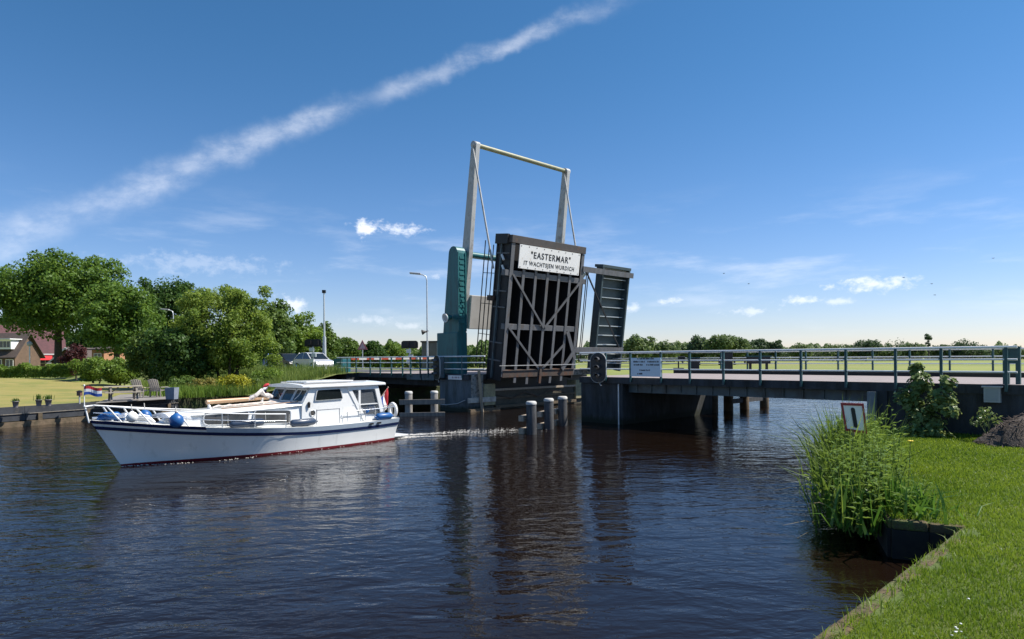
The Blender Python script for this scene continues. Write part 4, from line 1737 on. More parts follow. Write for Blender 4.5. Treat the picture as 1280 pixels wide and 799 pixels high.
ball_fender(165, 521.5, 6.8, 0.62, M_white, 'white ball fender on the foredeck of the cruiser')
ball_fender(181, 520.5, 8.0, -0.35, M_fblue, 'blue ball fender on the foredeck behind the white ball')
ball_fender(220.5, 526, 8.8, 0.95, M_fblue, 'blue ball fender hanging nearest the front of the cabin windows')


def tube_fender(px, py, lpx, rpx, b_, m_, label):
    a, z = bpix(px, py, b_)
    p = bw(a, b_, z)
    L = lpx / 820 * p.y / 0.70
    r_ = rpx / 820 * p.y
    t = thing('tube_fender', label, 'fender', p, 0, 'long fenders lying along the cruiser side deck')
    mb = MB()
    mb.lathe(p - bfx * L / 2, [(0.02, 0), (r_ * .6, .02), (r_, .09), (r_, L - .09), (r_ * .6, L - .02), (0.02, L)], 16, bfx)
    build('float', mb, m_, t)
    for s_ in (-1, 1):
        mb = MB()
        mb.tube(p + bfx * s_ * (L / 2 - .01), p + bfx * s_ * (L / 2 + .06), r_ * .28, n=8)
        build('end_eye', mb, m_, t)
        mb = MB()
        mb.tube(p + bfx * s_ * (L / 2 + .04), p + bfx * s_ * (L / 2 + .03) + EZ * .30, 0.010, n=5)
        build('rope', mb, M_rope, t)


tube_fender(309, 529, 32, 4.6, 1.24, M_fnavy, 'dark navy fender beside the cabin windows')
tube_fender(379, 528, 25, 4.4, 1.30, M_fnavy, 'dark navy fender below the round porthole')
tube_fender(480, 520.5, 17, 4.3, 1.30, M_fblue, 'bright blue fender at the stern corner')


def flag(name, label, staff0, staff1, fly, drop, size, parts, parent_thing=None):
    t = thing(name, label, 'flag', staff0)
    mb = MB()
    mb.tube(staff0, staff1, 0.014, 0.010, 7)
    mb.ball(staff1, 0.025, 8, 6)
    build('staff', mb, M_white, t)
    d = (staff1 - staff0).normalized()
    n = 9
    for k, (nm, mt) in enumerate(parts):
        mb = MB()
        rw = []
        for j in range(2):
            h = 1 - (k + j) / len(parts)
            rw2 = []
            for i in range(n):
                u = i / (n - 1)
                p = staff1 - d * (0.03 + (1 - h) * size[1]) + fly * (u * size[0]) + drop * (u * u)
                p += fly.cross(EZ) * (0.06 * size[0] * math.sin(u * 9 + k * .6 + j * .6)) + EZ * (0.05 * size[0] * math.sin(u * 7))
                rw2.append(p)
            rw.append(rw2)
        back = [[p + fly.cross(EZ) * 0.004 for p in r_] for r_ in rw]
        mb.loft([rw[0], rw[1], back[1], back[0], rw[0]], False, False, False)
        build(nm, mb, mt, t)
    return t


M_frd = mat('flag_red', (0.50, 0.03, 0.04), 0.8)
M_fwh = mat('flag_white', (0.78, 0.78, 0.78), 0.8)
M_fbl = mat('flag_blue', (0.02, 0.07, 0.32), 0.8)
parts3 = [('red_stripe', M_frd), ('white_stripe', M_fwh), ('blue_stripe', M_fbl)]
p0 = bw(9.73, 0, 1.74)
flag('bow_flag', 'small red white and blue flag on the bow staff of the cruiser', p0, p0 + EZ * 0.60, Vector((0.93, 0.35, 0.0)).normalized(), Vector((0, 0, -0.06)), (0.42, 0.24), parts3)
a, z = bpix(487, 503, 0.0)
s0_ = bw(0.0, 0.0, 1.22)
s1_ = bw(-0.62, 0.0, 1.88)
t = thing('stern_flag', 'red white and blue ensign hanging in folds from a slanting staff at the stern', 'flag', s0_)
mb = MB()
mb.tube(s0_, s1_, 0.02, 0.014, 8)
mb.ball(s1_, .03, 8, 6)
build('staff', mb, mat('flag_staff', (0.42, 0.30, 0.24), 0.5), t)
for k, (nm, mt) in enumerate(parts3):
    mb = MB()
    f0, f1 = 0.96 - k * .2, 0.96 - (k + 1) * .2
    rw = []
    for f_ in (f0, (f0 + f1) / 2, f1):
        top = s0_ + (s1_ - s0_) * f_
        r2 = []
        for i in range(8):
            u = i / 7
            r2.append(top + EZ * (-0.70 * u * (0.9 + .1 * f_)) + bfx * (-0.05 * u + 0.025 * math.sin(u * 6 + f_ * 9)) + bfy * 0.05 * math.sin(f_ * 22 + u * 3))
        rw.append(r2)
    bk = [[p + bfy * .005 for p in r_] for r_ in reversed(rw)]
    mb.loft(rw + bk + [rw[0]], False, False, True)
    build(nm, mb, mt, t)

# lowered mast, sail bundle and crutch on the coachroof
sp = on_boat('lowered_mast', 'tan wooden mast lying on the cabin roof with a crumpled sail bundle', 'mast')
a0, a1 = bpix(258, 500, 0.1)[0], bpix(336, 497, 0.1)[0]
mb = MB()
mb.tube(bw(a0, 0.1, 1.70), bw(a1, 0.1, 1.74), 0.075, 0.06, 10)
build('spar', mb, M_varn, sp)
mb = MB()
mb.tube(bw(a0 - .3, 0.42, 1.56), bw(a1 + 0.1, 0.40, 1.62), 0.03, 0.028, 8)
build('boom', mb, M_pink, sp)
for a in (a0 - .1, a1 + .2):
    mb = MB()
    mb.beam(bw(a, .0, 1.44), bw(a + .05, .16, 1.74), .05, .05)
    mb.beam(bw(a, .20, 1.44), bw(a + .05, .04, 1.74), .05, .05)
    build('crutch', mb, M_white, sp)
rr = random.Random(11)
for k, (a_, b_, z_, r_) in enumerate(((a1 + .55, 0.12, 1.80, .13), (a1 + .35, .1, 1.84, .15), (a1 + .15, 0.15, 1.78, .13), (a1 + .42, .2, 1.92, .11))):
    pass
mb = MB()
rings = []
pts = [bw(a1 + .75, 0.12, 1.70), bw(a1 + .60, .14, 1.79), bw(a1 + .45, 0.1, 1.84), bw(a1 + .30, .15, 1.96), bw(a1 + .18, .1, 1.82), bw(a1 + .0, .12, 1.80), bw(a1 - .1, .12, 1.76)]
mb.path(pts, [0.04, .08, .065, .10, .08, .09, .03], 9)
for v in range(len(mb.v)):
    x = Vector(mb.v[v])
    mb.v[v] = tuple(x + Vector((rr.uniform(-.025, .025), rr.uniform(-.025, .025), rr.uniform(-.03, .03))))
build('sail_bundle', mb, mat('sail_cloth', (0.66, 0.62, 0.58), 0.9, col2=(0.30, 0.24, 0.24), scale=7, detail=4, lo=.5, hi=.66), sp)
mb = MB()
for k in range(6):
    u0 = k / 6
    p = bw(a0 + (a1 - a0) * u0, 0.52, 1.55 + .05 * u0)
    q2 = bw(a0 + (a1 - a0) * (u0 + .19), 0.54 + rr.uniform(-.05, .05), 1.555 + .05 * u0)
    mb.path([p, (p + q2) / 2 + EZ * rr.uniform(.02, .05), q2], [.02, .032, .02], 7)
build('furled_cover', mb, M_pink, sp)
# blue canvas over the anchor
cv = on_boat('canvas_cover', 'blue canvas bundle tucked into the bow of the cruiser', 'canvas')
mb = MB()
mb.path([bw(9.45, 0.02, 1.40), bw(9.25, .04, 1.47), bw(8.95, 0.06, 1.45), bw(8.75, 0.1, 1.36)], [.05, .11, .12, .05], 9)
build('bundle', mb, M_fblue, cv)
mb = MB()
mb.path([bw(8.6, .3, 1.30), bw(8.45, .38, 1.40), bw(8.25, .42, 1.34), bw(8.1, .5, 1.22)], [.04, .10, .09, .03], 8)
build('bundle', mb, M_fwh, cv)
# canvas in the cockpit
cv = on_boat('cushions', 'blue cushions heaped inside the cockpit behind the clear panel', 'cushion')
mb = MB()
mb.ball(bw(1.22, .98, 1.12), .15, 10, 7, (1.3, .7, .8))
build('cushion', mb, M_fblue, cv)
mb = MB()
mb.ball(bw(.92, .97, 1.20), .15, 10, 7, (1, .7, 1.0))
build('cushion', mb, M_fblue, cv)
# red flag bundle by the windscreen
rb = on_boat('pennant_bundle', 'red and white pennants tied at the far corner of the windscreen', 'pennant')
for k, (mt, da, dz) in enumerate(((M_frd, 0.0, 0.05), (M_fwh, 0.05, -0.07), (M_fnavy, 0.10, -0.18), (M_fwh, 0.0, -0.3), (M_frd, 0.08, -.24))):
    mb = MB()
    c_ = bw(3.72 + da, -1.22, 2.08 + dz)
    mb.path([c_, c_ + bfx * .12 + EZ * -.03 + bfy * .05, c_ + bfx * .2 + EZ * -.09], [.05, .06, .02], 6)
    build('pennant', mb, mt, rb)
# lifebuoy and ropes at the stern
lb = on_boat('lifebuoy', 'white horseshoe lifebuoy hung on the stern rail', 'lifebuoy')
mb = MB()
c_ = bw(-0.16, 0.85, 1.05)
pts = [c_ + bfy * .20 * math.sin(th) + EZ * .25 * math.cos(th) + bfx * (-.02) for th in [R(k) for k in range(-150, 151, 20)]]
mb.path(pts, 0.065, 9)
build('ring', mb, M_fwh, lb)
rp = on_boat('mooring_rope', 'coiled pale rope heaped on the aft deck of the cruiser', 'rope')
mb = MB()
pts = []
for k in range(90):
    th = k * .55
    r_ = 0.18 + 0.05 * math.sin(k * .9)
    pts.append(bw(.18 + .9 * r_ * math.cos(th), .55 + .9 * r_ * math.sin(th) + .12 * math.sin(k * .2), .98 + .14 * math.sin(k * .37) + k * .0012))
mb.path(pts, 0.022, 5)
build('coil', mb, M_rope, rp)
lp_ = on_boat('stern_line', 'dark rope loop hanging down the transom corner', 'rope')
mb = MB()
mb.path([bw(-.13, 1.2, .84), bw(-.22, 1.17, .70), bw(-.27, 1.08, .45), bw(-.24, 1.0, .28), bw(-.17, .98, .40), bw(-.15, 1.05, .7), bw(-.13, 1.1, .82)], 0.032, 7)
build('loop', mb, M_fnavy, lp_)


# ------------------------------------------------------------------ foliage
M_bark = mat('bark', (0.075, 0.06, 0.045), 0.9, col2=(0.045, 0.038, 0.03), scale=4, bump=0.02, bscale=20)
M_oak = leafmat('oak_leaves', (0.045, 0.108, 0.015), (0.165, 0.275, 0.04), 0.44)
M_darkl = leafmat('dark_leaves', (0.025, 0.07, 0.014), (0.085, 0.165, 0.03), 0.38)
M_willow = leafmat('willow_leaves', (0.085, 0.165, 0.022), (0.27, 0.36, 0.06), 0.46)
M_fresh = leafmat('fresh_leaves', (0.07, 0.14, 0.016), (0.21, 0.31, 0.045), 0.40)
M_copper = leafmat('copper_leaves', (0.045, 0.014, 0.014), (0.13, 0.035, 0.034), 0.25)
M_mid = leafmat('mid_leaves', (0.05, 0.105, 0.018), (0.145, 0.22, 0.042), 0.36)
M_far = leafmat('far_leaves', (0.065, 0.115, 0.035), (0.17, 0.235, 0.08), 0.36)
M_fard = leafmat('far_dark_leaves', (0.04, 0.08, 0.036), (0.10, 0.155, 0.065), 0.32)


def crown_points(c, rad, nclump, nleaf, rng, clump=0.30, low=-0.85, jitter=0.28, fill=0.75):
    """leaf positions and normals: clumps spread near the shell of an uneven ellipsoid"""
    cs, rs = [], []
    c = np.array(c)
    rad = np.array(rad)
    while len(cs) < nclump:
        d = unit(rng.normal(size=3))
        if d[2] < low:
            continue
        r = rng.uniform(0.35, 1.0) ** 0.5
        r *= 1 + rng.normal() * jitter * 0.35
        cs.append(c + d * rad * r * fill * (1 + 0.25 * (r > .8) * rng.uniform(-1, 1)))
        rs.append(rng.uniform(0.6, 1.25) * clump)
    cs = np.array(cs)
    rs = np.array(rs)
    w = rs ** 2
    idx = rng.choice(len(cs), nleaf, p=w / w.sum())
    d = unit(rng.normal(size=(nleaf, 3)))
    d[:, 2] = np.abs(d[:, 2]) * np.where(rng.random(nleaf) < .62, 1, -1)
    rr_ = rng.random(nleaf) ** 0.45
    mrad = rad.mean()
    P = cs[idx] + d * (rs[idx] * mrad * rr_)[:, None] * np.array([1, 1, 0.85])
    nf = int(nleaf * .16)
    df = unit(rng.normal(size=(nf, 3))) * (rng.random(nf) ** .36)[:, None]
    P[:nf] = c + df * rad * 0.88
    N = unit(d * 0.5 + (P - c) / rad * 0.4 + np.array([0, 0, 0.30]) + rng.normal(size=(nleaf, 3)) * 0.8)
    return P, N, cs


def tree(name, label, cat, base, top_z, rx, m_, nclump=40, nleaf=6000, leaf=0.35, bottom=None, ry=None, trunk=0.3, seed=1, clump=0.28,
         group=None, low=-0.85, aspect=0.62, stems=1, lean=(0, 0), fill=0.78, droop=0.0, limbs=9):
    rng = np.random.default_rng(seed)
    base = Vector(base)
    t = thing(name, label, cat, base, 0, group)
    bz = base.z + 0.25 * (top_z - base.z) if bottom is None else bottom
    cz = (top_z + bz) / 2
    rz_ = (top_z - bz) / 2
    c = (base.x + lean[0], base.y + lean[1], cz)
    P, N, cs = crown_points(c, (rx, ry or rx, rz_), nclump, nleaf, rng, clump=clump, low=low, fill=fill)
    P[:, 2] = np.maximum(P[:, 2], base.z + 0.05)
    size = leaf * rng.uniform(0.6, 1.35, len(P))
    V, F = leaf_cards(P, N, size, rng, aspect, droop)
    fast_mesh('crown', V, F, m_, t)
    mb = MB()
    rr_ = random.Random(seed)
    for sI in range(stems):
        off = Vector((rr_.uniform(-1, 1), rr_.uniform(-1, 1), 0)) * (0 if stems == 1 else rx * 0.18)
        p0 = base + off - EZ * 0.3
        fork = Vector((base.x + off.x * 2 + lean[0] * .3, base.y + off.y * 2 + lean[1] * .3, base.z + (cz - base.z) * 0.62))
        p1 = (p0 + fork) / 2 + Vector((rr_.uniform(-.12, .12), rr_.uniform(-.12, .12), 0)) * trunk * 3
        topv = Vector(c) + Vector((off.x, off.y, rz_ * 0.35))
        mb.path([p0, p1, fork, (fork + topv) / 2 + Vector((rr_.uniform(-.3, .3), rr_.uniform(-.3, .3), 0)) * trunk, topv],
                [trunk * 1.25, trunk * 0.95, trunk * .8, trunk * .5, trunk * .15], 9)
        for k in range(limbs):
            q_ = Vector(cs[rr_.randrange(len(cs))])
            st_ = fork + (topv - fork) * rr_.uniform(0, .6)
            mdl = (st_ + q_) / 2 + EZ * rr_.uniform(-.1, .25) * (q_ - st_).length
            mb.path([st_, mdl, q_], [trunk * .38, trunk * .24, trunk * .06], 6)
    build('trunk', mb, M_bark, t)
    return t


def tree_px(name, label, cat, px, Y, top_y, rpx, m_, bottom_y=None, zb=None, **k):
    top = at(px, top_y, Y)
    g = gz(top.x, Y) if zb is None else zb
    bt = None if bottom_y is None else max(at(px, bottom_y, Y).z, g + 0.02)
    return tree(name, label, cat, (top.x, Y, g), top.z, rpx / 820 * Y, m_, bottom=bt, **k)


tree_px('oak_tree', 'largest oak tree with a broad dark green crown above the houses', 'tree', 72, 78, 311, 90, M_oak, 434, nclump=170, nleaf=52000, leaf=0.36,
        trunk=0.42, seed=3, clump=0.185, low=-0.8, ry=7.0, limbs=14)
tree_px('oak_tree', 'second oak with a lower rounded crown right of the copper shrub', 'tree', 146, 73, 340, 52, M_oak, 452, nclump=110, nleaf=26000, leaf=0.34,
        trunk=0.32, seed=4, clump=0.20, low=-0.9)
tree_px('dark_tree', 'dark dense tree standing between the oaks and the yellow green willow', 'tree', 216, 86, 338, 48, M_darkl, 452, nclump=110, nleaf=24000, leaf=0.36,
        trunk=0.32, seed=5, clump=0.20)
tree_px('willow_bush', 'tall yellow green willow bush with bare lower stems behind the boat', 'bush', 281, 47, 350, 66, M_willow, 476, nclump=150, nleaf=52000, leaf=0.20,
        trunk=0.10, seed=6, clump=0.16, stems=6, aspect=0.45, low=-1, fill=0.86, limbs=7, ry=3.2)
tree_px('dark_bush', 'dark shadowed bush behind the wooden chairs', 'bush', 226, 45.5, 402, 46, M_darkl, 484, nclump=80, nleaf=17000, leaf=0.24, trunk=0.10, seed=7, clump=0.28, stems=3, low=-1, ry=2.2)
tree_px('green_bush', 'bright green bush left of the dark bush above the picnic table', 'bush', 188, 48, 408, 27, M_mid, 482, nclump=50, nleaf=11000, leaf=0.22, trunk=0.08, seed=8, clump=0.32, stems=3, low=-1)
tree_px('hedge_bush', 'low light green bush at the right end of the clipped hedge', 'bush', 118, 56, 447, 26, M_fresh, 484, nclump=40, nleaf=8000, leaf=0.20, trunk=0.05, seed=9, clump=0.34, stems=3, low=-1)
tree_px('hedge_bush', 'low green bush behind the left end of the picnic table', 'bush', 149, 52, 446, 24, M_fresh, 484, nclump=40, nleaf=8000, leaf=0.20, trunk=0.05, seed=10, clump=0.34, stems=3, low=-1)
tree_px('copper_shrub', 'dark red copper leaved shrub standing in the hedge line', 'shrub', 95, 63, 426, 14, M_copper, 468, nclump=26, nleaf=4200, leaf=0.20, trunk=0.07, seed=12, clump=0.34, low=-1)
tree_px('copper_shrub', 'small dark red shrub low in the bushes by the picnic table', 'shrub', 155, 52, 452, 6, M_copper, 474, nclump=12, nleaf=900, leaf=0.17, trunk=0.04, seed=13, clump=0.4, low=-1)
for i, (px, Y, ty, rp, mm, lb_) in enumerate((
        (338, 66, 372, 30, M_mid, 'green tree rising just behind the right shoulder of the willow bush'),
        (374, 76, 394, 28, M_fresh, 'bright green tree above the waiting blue car'),
        (404, 84, 404, 24, M_mid, 'rounded green tree behind the tall thin pole'),
        (432, 92, 418, 20, M_mid, 'lower green tree right of the tall thin pole'),
        (466, 98, 427, 18, M_darkl, 'low dark green tree behind the triangular road sign'),
        (492, 105, 428, 20, M_fresh, 'low bright green tree left of the second road signal'))):
    tree_px('roadside_tree', lb_, 'tree', px, Y, ty, rp, mm, 462, nclump=70, nleaf=13000, leaf=0.32, trunk=0.2, seed=30 + i, clump=0.3, low=-.95)
# trees behind the houses
for i, (px, Y, ty, rp, lb_) in enumerate(((8, 125, 392, 40, 'tree behind the house with the white dormer'), (120, 120, 405, 36, 'tree in the shade behind the brick wall'),
                                         (178, 118, 402, 32, 'dark tree beyond the garden left of the dark bush'))):
    tree_px('garden_tree', lb_, 'tree', px, Y, ty, rp, M_darkl, 455, nclump=36, nleaf=5000, leaf=0.5, trunk=0.25, seed=50 + i, clump=0.3)

# clipped hedge along the lawn
h = thing('hedge', 'long clipped light green hedge along the far edge of the lawn', 'hedge', (-48, 64, gz(-48, 64)))
rng = np.random.default_rng(21)
n = 26000
hx = rng.uniform(-66, -42.6, n)
hy = 63.5 + rng.uniform(-.55, .55, n) + (hx + 48) * 0.02
base = 1.45
hz = base + np.abs(rng.random(n)) ** .7 * (1.15 + 0.18 * np.sin(hx * 2.1) + .12 * np.sin(hx * 5.3))
P = np.stack([hx, hy, hz], 1)
N = unit(np.stack([rng.normal(0, .5, n), -0.6 + rng.normal(0, .5, n), 0.6 + rng.normal(0, .5, n)], 1))
V, F = leaf_cards(P, N, rng.uniform(.12, .26, n), rng, .6)
fast_mesh('foliage', V, F, M_fresh, h)

# far trees seen over the right railing
FT = [(794, 150, 419, 23, 0, 'rounded bright tree just right of the cycle leaf'), (826, 175, 427, 24, 1, 'low broad tree right of the rounded bright tree'),
      (853, 190, 427, 20, 1, 'low tree left of the tallest far clump'), (874, 165, 420, 16, 2, 'dark tree at the left edge of the tallest far clump'),
      (899, 158, 417, 22, 0, 'bright tree in the middle of the tallest far clump'), (918, 160, 418, 18, 1, 'olive tree right in the tallest far clump'),
      (931, 170, 421, 13, 2, 'dark tree ending the tallest far clump'), (950, 200, 420, 12, 2, 'slender uneven far tree left of a small round tree'),
      (970, 200, 424, 9, 2, 'small round dark far tree on its own'), (1000, 230, 429, 16, 1, 'low far tree right of the small round tree'),
      (1052, 230, 429, 24, 1, 'low wide far tree before the bushy crown'), (1082, 225, 421, 15, 2, 'bushy far tree with a high crown'),
      (1121, 222, 418, 15, 3, 'wispy thin far tree above the shrub on the wall'), (1103, 235, 429, 15, 1, 'low far tree between the bushy and the wispy tree'),
      (1142, 230, 428, 14, 1, 'low far tree left of the narrow pine'), (1178, 235, 429, 18, 2, 'low dark far tree right of the narrow pine'),
      (1213, 230, 427, 22, 2, 'wide domed far tree left of the railing end'), (1262, 235, 430, 20, 1, 'low far tree behind the railing end')]
for i, (px, Y, ty, rp, kind_, lb_) in enumerate(FT):
    mm = (M_far, M_far, M_fard, M_fard)[kind_]
    tree_px('far_tree', lb_, 'tree', px, Y, ty + 1.5, rp * 1.12, mm, 449, zb=0.9, nclump=34 if kind_ != 3 else 16, nleaf=4200 if kind_ != 3 else 700, leaf=0.62 if kind_ != 3 else .5,
            trunk=0.22, seed=70 + i, clump=0.34 if kind_ != 3 else .26, low=-.95, group='distant trees beyond the meadow')
tp_ = at(1160, 418, 226)
t = thing('pine_tree', 'narrow far pine with a flat tuft on a bare trunk', 'tree', (tp_.x, 226, .9))
rng = np.random.default_rng(5)
P, N, cs = crown_points((tp_.x, 226, tp_.z - 1.0), (1.4, 1.4, 1.2), 8, 500, rng, clump=.5)
P2, N2, _ = crown_points((tp_.x, 226, tp_.z - 3.3), (0.9, .9, 1.2), 5, 200, rng, clump=.5)
V, F = leaf_cards(np.concatenate([P, P2]), np.concatenate([N, N2]), np.full(700, .5), rng)
fast_mesh('crown', V, F, M_fard, t)
mb = MB()
mb.path([(tp_.x, 226, .5), (tp_.x + .2, 226, 4), (tp_.x, 226, tp_.z - .8)], [.25, .2, .1], 7)
build('trunk', mb, M_bark, t)


def woodland(name, px0, px1, Y, top_y, m_, seed, leaf=0.8, n=14000, var=3.0):
    rng = np.random.default_rng(seed)
    px = rng.uniform(px0, px1, n)
    yy = Y + rng.uniform(-6, 10, n)
    x = (px - 640) / 820 * yy
    z1 = CAM_H + (447.5 - 0.008 * (px - 640) - top_y) / 820 * yy
    z1 = z1 + var * 0.35 * (np.sin(px * .11 + seed) + .7 * np.sin(px * .27 + 2 * seed) + .5 * np.sin(px * .61)) * Y / 260
    z = 0.9 + (z1 - 0.9) * rng.random(n) ** 0.75
    P = np.stack([x, yy, z], 1)
    N = unit(np.stack([rng.normal(0, .5, n), -.5 + rng.normal(0, .5, n), .7 + rng.normal(0, .5, n)], 1))
    V, F = leaf_cards(P, N, rng.uniform(.6, 1.4, n) * leaf, rng, .7)
    return fast_mesh(name, V, F, m_, kind='stuff')


tag(woodland('woodland', 690, 1330, 262, 433.5, M_far, 2, n=42000), 'distant band of woodland along the far edge of the meadow', 'woodland')
tag(woodland('woodland', 400, 640, 150, 431, M_mid, 4, leaf=.6, n=20000, var=3), 'hazy band of trees behind the left bridge span and the tower', 'woodland')
tag(woodland('woodland', -80, 330, 150, 420, M_darkl, 5, leaf=.8, n=22000, var=5), 'dark wood behind the houses on the left bank', 'woodland')

# ------------------------------------------------------------------ grass
rng = np.random.default_rng(99)


def inside(poly, x, y):
    res = np.zeros(len(x), bool)
    j = len(poly) - 1
    for i in range(len(poly)):
        xi, yi = poly[i]
        xj, yj = poly[j]
        c_ = ((yi > y) != (yj > y)) & (x < (xj - xi) * (y - yi) / (yj - yi + 1e-12) + xi)
        res ^= c_
        j = i
    return res


N_ = 1500000
x = rng.uniform(1.5, 20, N_)
y = rng.uniform(4.5, 22, N_)
d = np.hypot(x, y)
kdist = (x - K0.x) * kd.y - (y - K0.y) * kd.x
kal = (x - K0.x) * kd.x + (y - K0.y) * kd.y
keep = ((kal > (K1 - K0).length - .1) | (kdist > .12 + .12 * np.sin(x * 4.3) * np.sin(x * 9.1 + 1))) & inside(lawn_poly, x, y) & (x < y * .86 + .6) & (rng.random(N_) < np.minimum(1, (6.2 / d) ** 1.5))
x, y, d = x[keep], y[keep], d[keep]
tuft = 0.6 + 0.55 * np.sin(x * 3.1 + 1.3 * np.sin(y * 2.3)) * np.sin(y * 3.7 + x) + rng.normal(0, .18, len(x))
H = np.clip(0.030 + 0.016 * tuft, .012, .07) * (1 + 0.03 * d)
W = 0.0045 * np.maximum(1, d / 6.5) * rng.uniform(.7, 1.4, len(x))
P = np.stack([x, y, np.full(len(x), LZ - .004)], 1)
a = rng.uniform(0, 2 * np.pi, len(x))
b_ = rng.uniform(0, 2 * np.pi, len(x))
L = np.abs(rng.normal(0, .55, len(x)))[:, None] * H[:, None]
sd = np.stack([np.cos(a), np.sin(a), 0 * a], 1) * W[:, None]
tip = P + np.stack([np.cos(b_), np.sin(b_), 0 * b_], 1) * L + np.array([0, 0, 1.0]) * H[:, None]
V = np.stack([P - sd, P + sd, tip], 1).reshape(-1, 3)
M_blade = leafmat('grass_blades', (0.085, 0.17, 0.010), (0.22, 0.31, 0.030), 0.40)
fast_mesh('grass', V, np.arange(len(V)).reshape(-1, 3), M_blade, kind='stuff')
tag(bpy.data.objects['grass'], 'short mown green grass of the near lawn', 'grass')

# low weeds and dry stalks mixed into the lawn
nw = 9000
wx, wy = rng.uniform(2.5, 16, nw), rng.uniform(5.2, 20, nw)
pm = np.sin(wx * 1.9 + 2 * np.sin(wy * .9)) * np.sin(wy * 1.4 + wx * .6) + rng.normal(0, .35, nw)
kk = (pm > .35) & inside(lawn_poly, wx, wy) & (wx < wy * .88) & (((wx - K0.x) * kd.y - (wy - K0.y) * kd.x > .25) | ((wx - K0.x) * kd.x + (wy - K0.y) * kd.y > 5.5))
wx, wy = wx[kk], wy[kk]
P = np.stack([wx, wy, LZ + rng.uniform(.012, .04, len(wx))], 1)
N = unit(np.stack([rng.normal(0, .35, len(wx)), rng.normal(0, .35, len(wx)), np.ones(len(wx))], 1))
V, F = leaf_cards(P, N, rng.uniform(.018, .05, len(wx)), rng, .7)
tag(fast_mesh('lawn_weeds', V, F, leafmat('weed_leaves', (0.04, 0.10, 0.012), (0.14, 0.22, 0.03), .35), kind='stuff'), 'low broad leaved weeds scattered through the near lawn', 'weeds')
nd_ = 5200
wx, wy = rng.uniform(2.5, 14, nd_), rng.uniform(5.2, 18, nd_)
kk = inside(lawn_poly, wx, wy) & (wx < wy * .88) & ((wx - K0.x) * kd.y - (wy - K0.y) * kd.x > .12)
wx, wy = wx[kk], wy[kk]
n = len(wx)
V, F = blades(np.stack([wx, wy, np.full(n, LZ)], 1), rng.uniform(.03, .10, n), rng.uniform(.003, .006, n), rng, lean=.9)
tag(fast_mesh('dry_grass', V, F, leafmat('dry_blades', (0.20, 0.17, 0.06), (0.38, 0.33, 0.14), .3), kind='stuff'), 'dry straw coloured blades in the near lawn', 'grass')

# rough grass along the near water edge and bridge wall
pts = []
for A, B, n, sp in ((Ka, K1, 900, .09), (K2, Vector((6.6, 12.2, 0)), 1500, .2), (BP(4.6, -0.25, 0), BP(22, -.35, 0), 5200, .35)):
    u = rng.random(n)
    nd = np.array([-(B - A).normalized().y, (B - A).normalized().x, 0])
    off = rng.normal(0, sp, n)
    p = np.array(A)[None] + u[:, None] * np.array(B - A)[None] - np.abs(off)[:, None] * nd[None] * (1 if A == Ka else (1 if A == K2 else 1))
    pts.append(p)
P = np.concatenate(pts)
P[:, 2] = LZ
n = len(P)
V, F = blades(P, rng.uniform(.05, .17, n), rng.uniform(.005, .012, n), rng, lean=.6)
tag(fast_mesh('rough_grass', V, F, M_blade, kind='stuff'), 'longer rough grass along the lawn edge and the bridge wall', 'grass')

# daisies
mb = MB()
rr = random.Random(4)
for k in range(8):
    px, py = (rr.gauss(1194, 8), rr.gauss(788, 5)) if k < 7 else (rr.uniform(1150, 1270), rr.uniform(740, 790))
    p = on(px, py, LZ + .07)
    mb.lathe(p, [(0.0, 0), (0.011, 0.002), (0.010, 0.006), (0.0, 0.008)], 7, Vector((rr.uniform(-.3, .3), rr.uniform(-.3, .3), 1)))
tag(build('daisies', mb, mat('petal_white', (0.8, 0.8, 0.78), 0.7), kind='stuff'), 'tiny white daisies in the near lawn', 'flowers')

# retaining edge of the near lawn
ew = thing('lawn_edging', 'worn earthy coping stones holding the near lawn above the water', 'edging', K1)
M_cop = mat('coping_earth', (0.13, 0.092, 0.042), 0.95, col2=(0.075, 0.058, 0.03), scale=5, detail=10, bump=0.03, bscale=22, dirt=(0.10, 0.13, 0.03), dscale=3.2, dlo=0.48, dhi=0.62)
rr = random.Random(8)


def coping(A, B, step, width=0.18):
    L = (B - A).length
    d = (B - A).normalized()
    nrm_ = Vector((d.y, -d.x, 0))
    k = 0
    n = max(1, round(L / step))
    for k in range(n):
        a, c = A + d * (L * k / n + .008), A + d * (L * (k + 1) / n - .008)
        o = nrm_ * rr.uniform(-.012, .012)
        z1 = LZ + rr.uniform(-.012, .018)
        mb = MB()
        mb.box((a + c) / 2 + nrm_ * (width / 2 - .05) + o + EZ * (z1 - .07), ((c - a).length, width, .14), (d, nrm_, EZ))
        build('coping_stone', mb, M_cop, ew, bevel=0.03)
        mb = MB()
        mb.box((a + c) / 2 + nrm_ * (-.03) + o * .5 + EZ * (-.25), ((c - a).length + .01, .05, 1.35), (d, nrm_, EZ))
        build('wall_board', mb, mat('shadow_black_board', (0.012, 0.012, 0.011), 0.9, col2=(0.022, 0.02, 0.015), scale=6), ew)  # near-black colour stands in for the shadow below the coping


coping(Ka, K1, 0.8)
coping(K1 + Vector((0, 0.0, 0)), K2, 0.45)
coping(K2, Vector((6.6, 12.2, 0)), 0.9)
coping(Vector((6.6, 12.2, 0)), Vector((8.3, 16.2, 0)), 1.1)
coping(Vector((8.3, 16.2, 0)), Vector((11.0, 20.6, 0)), 1.1)

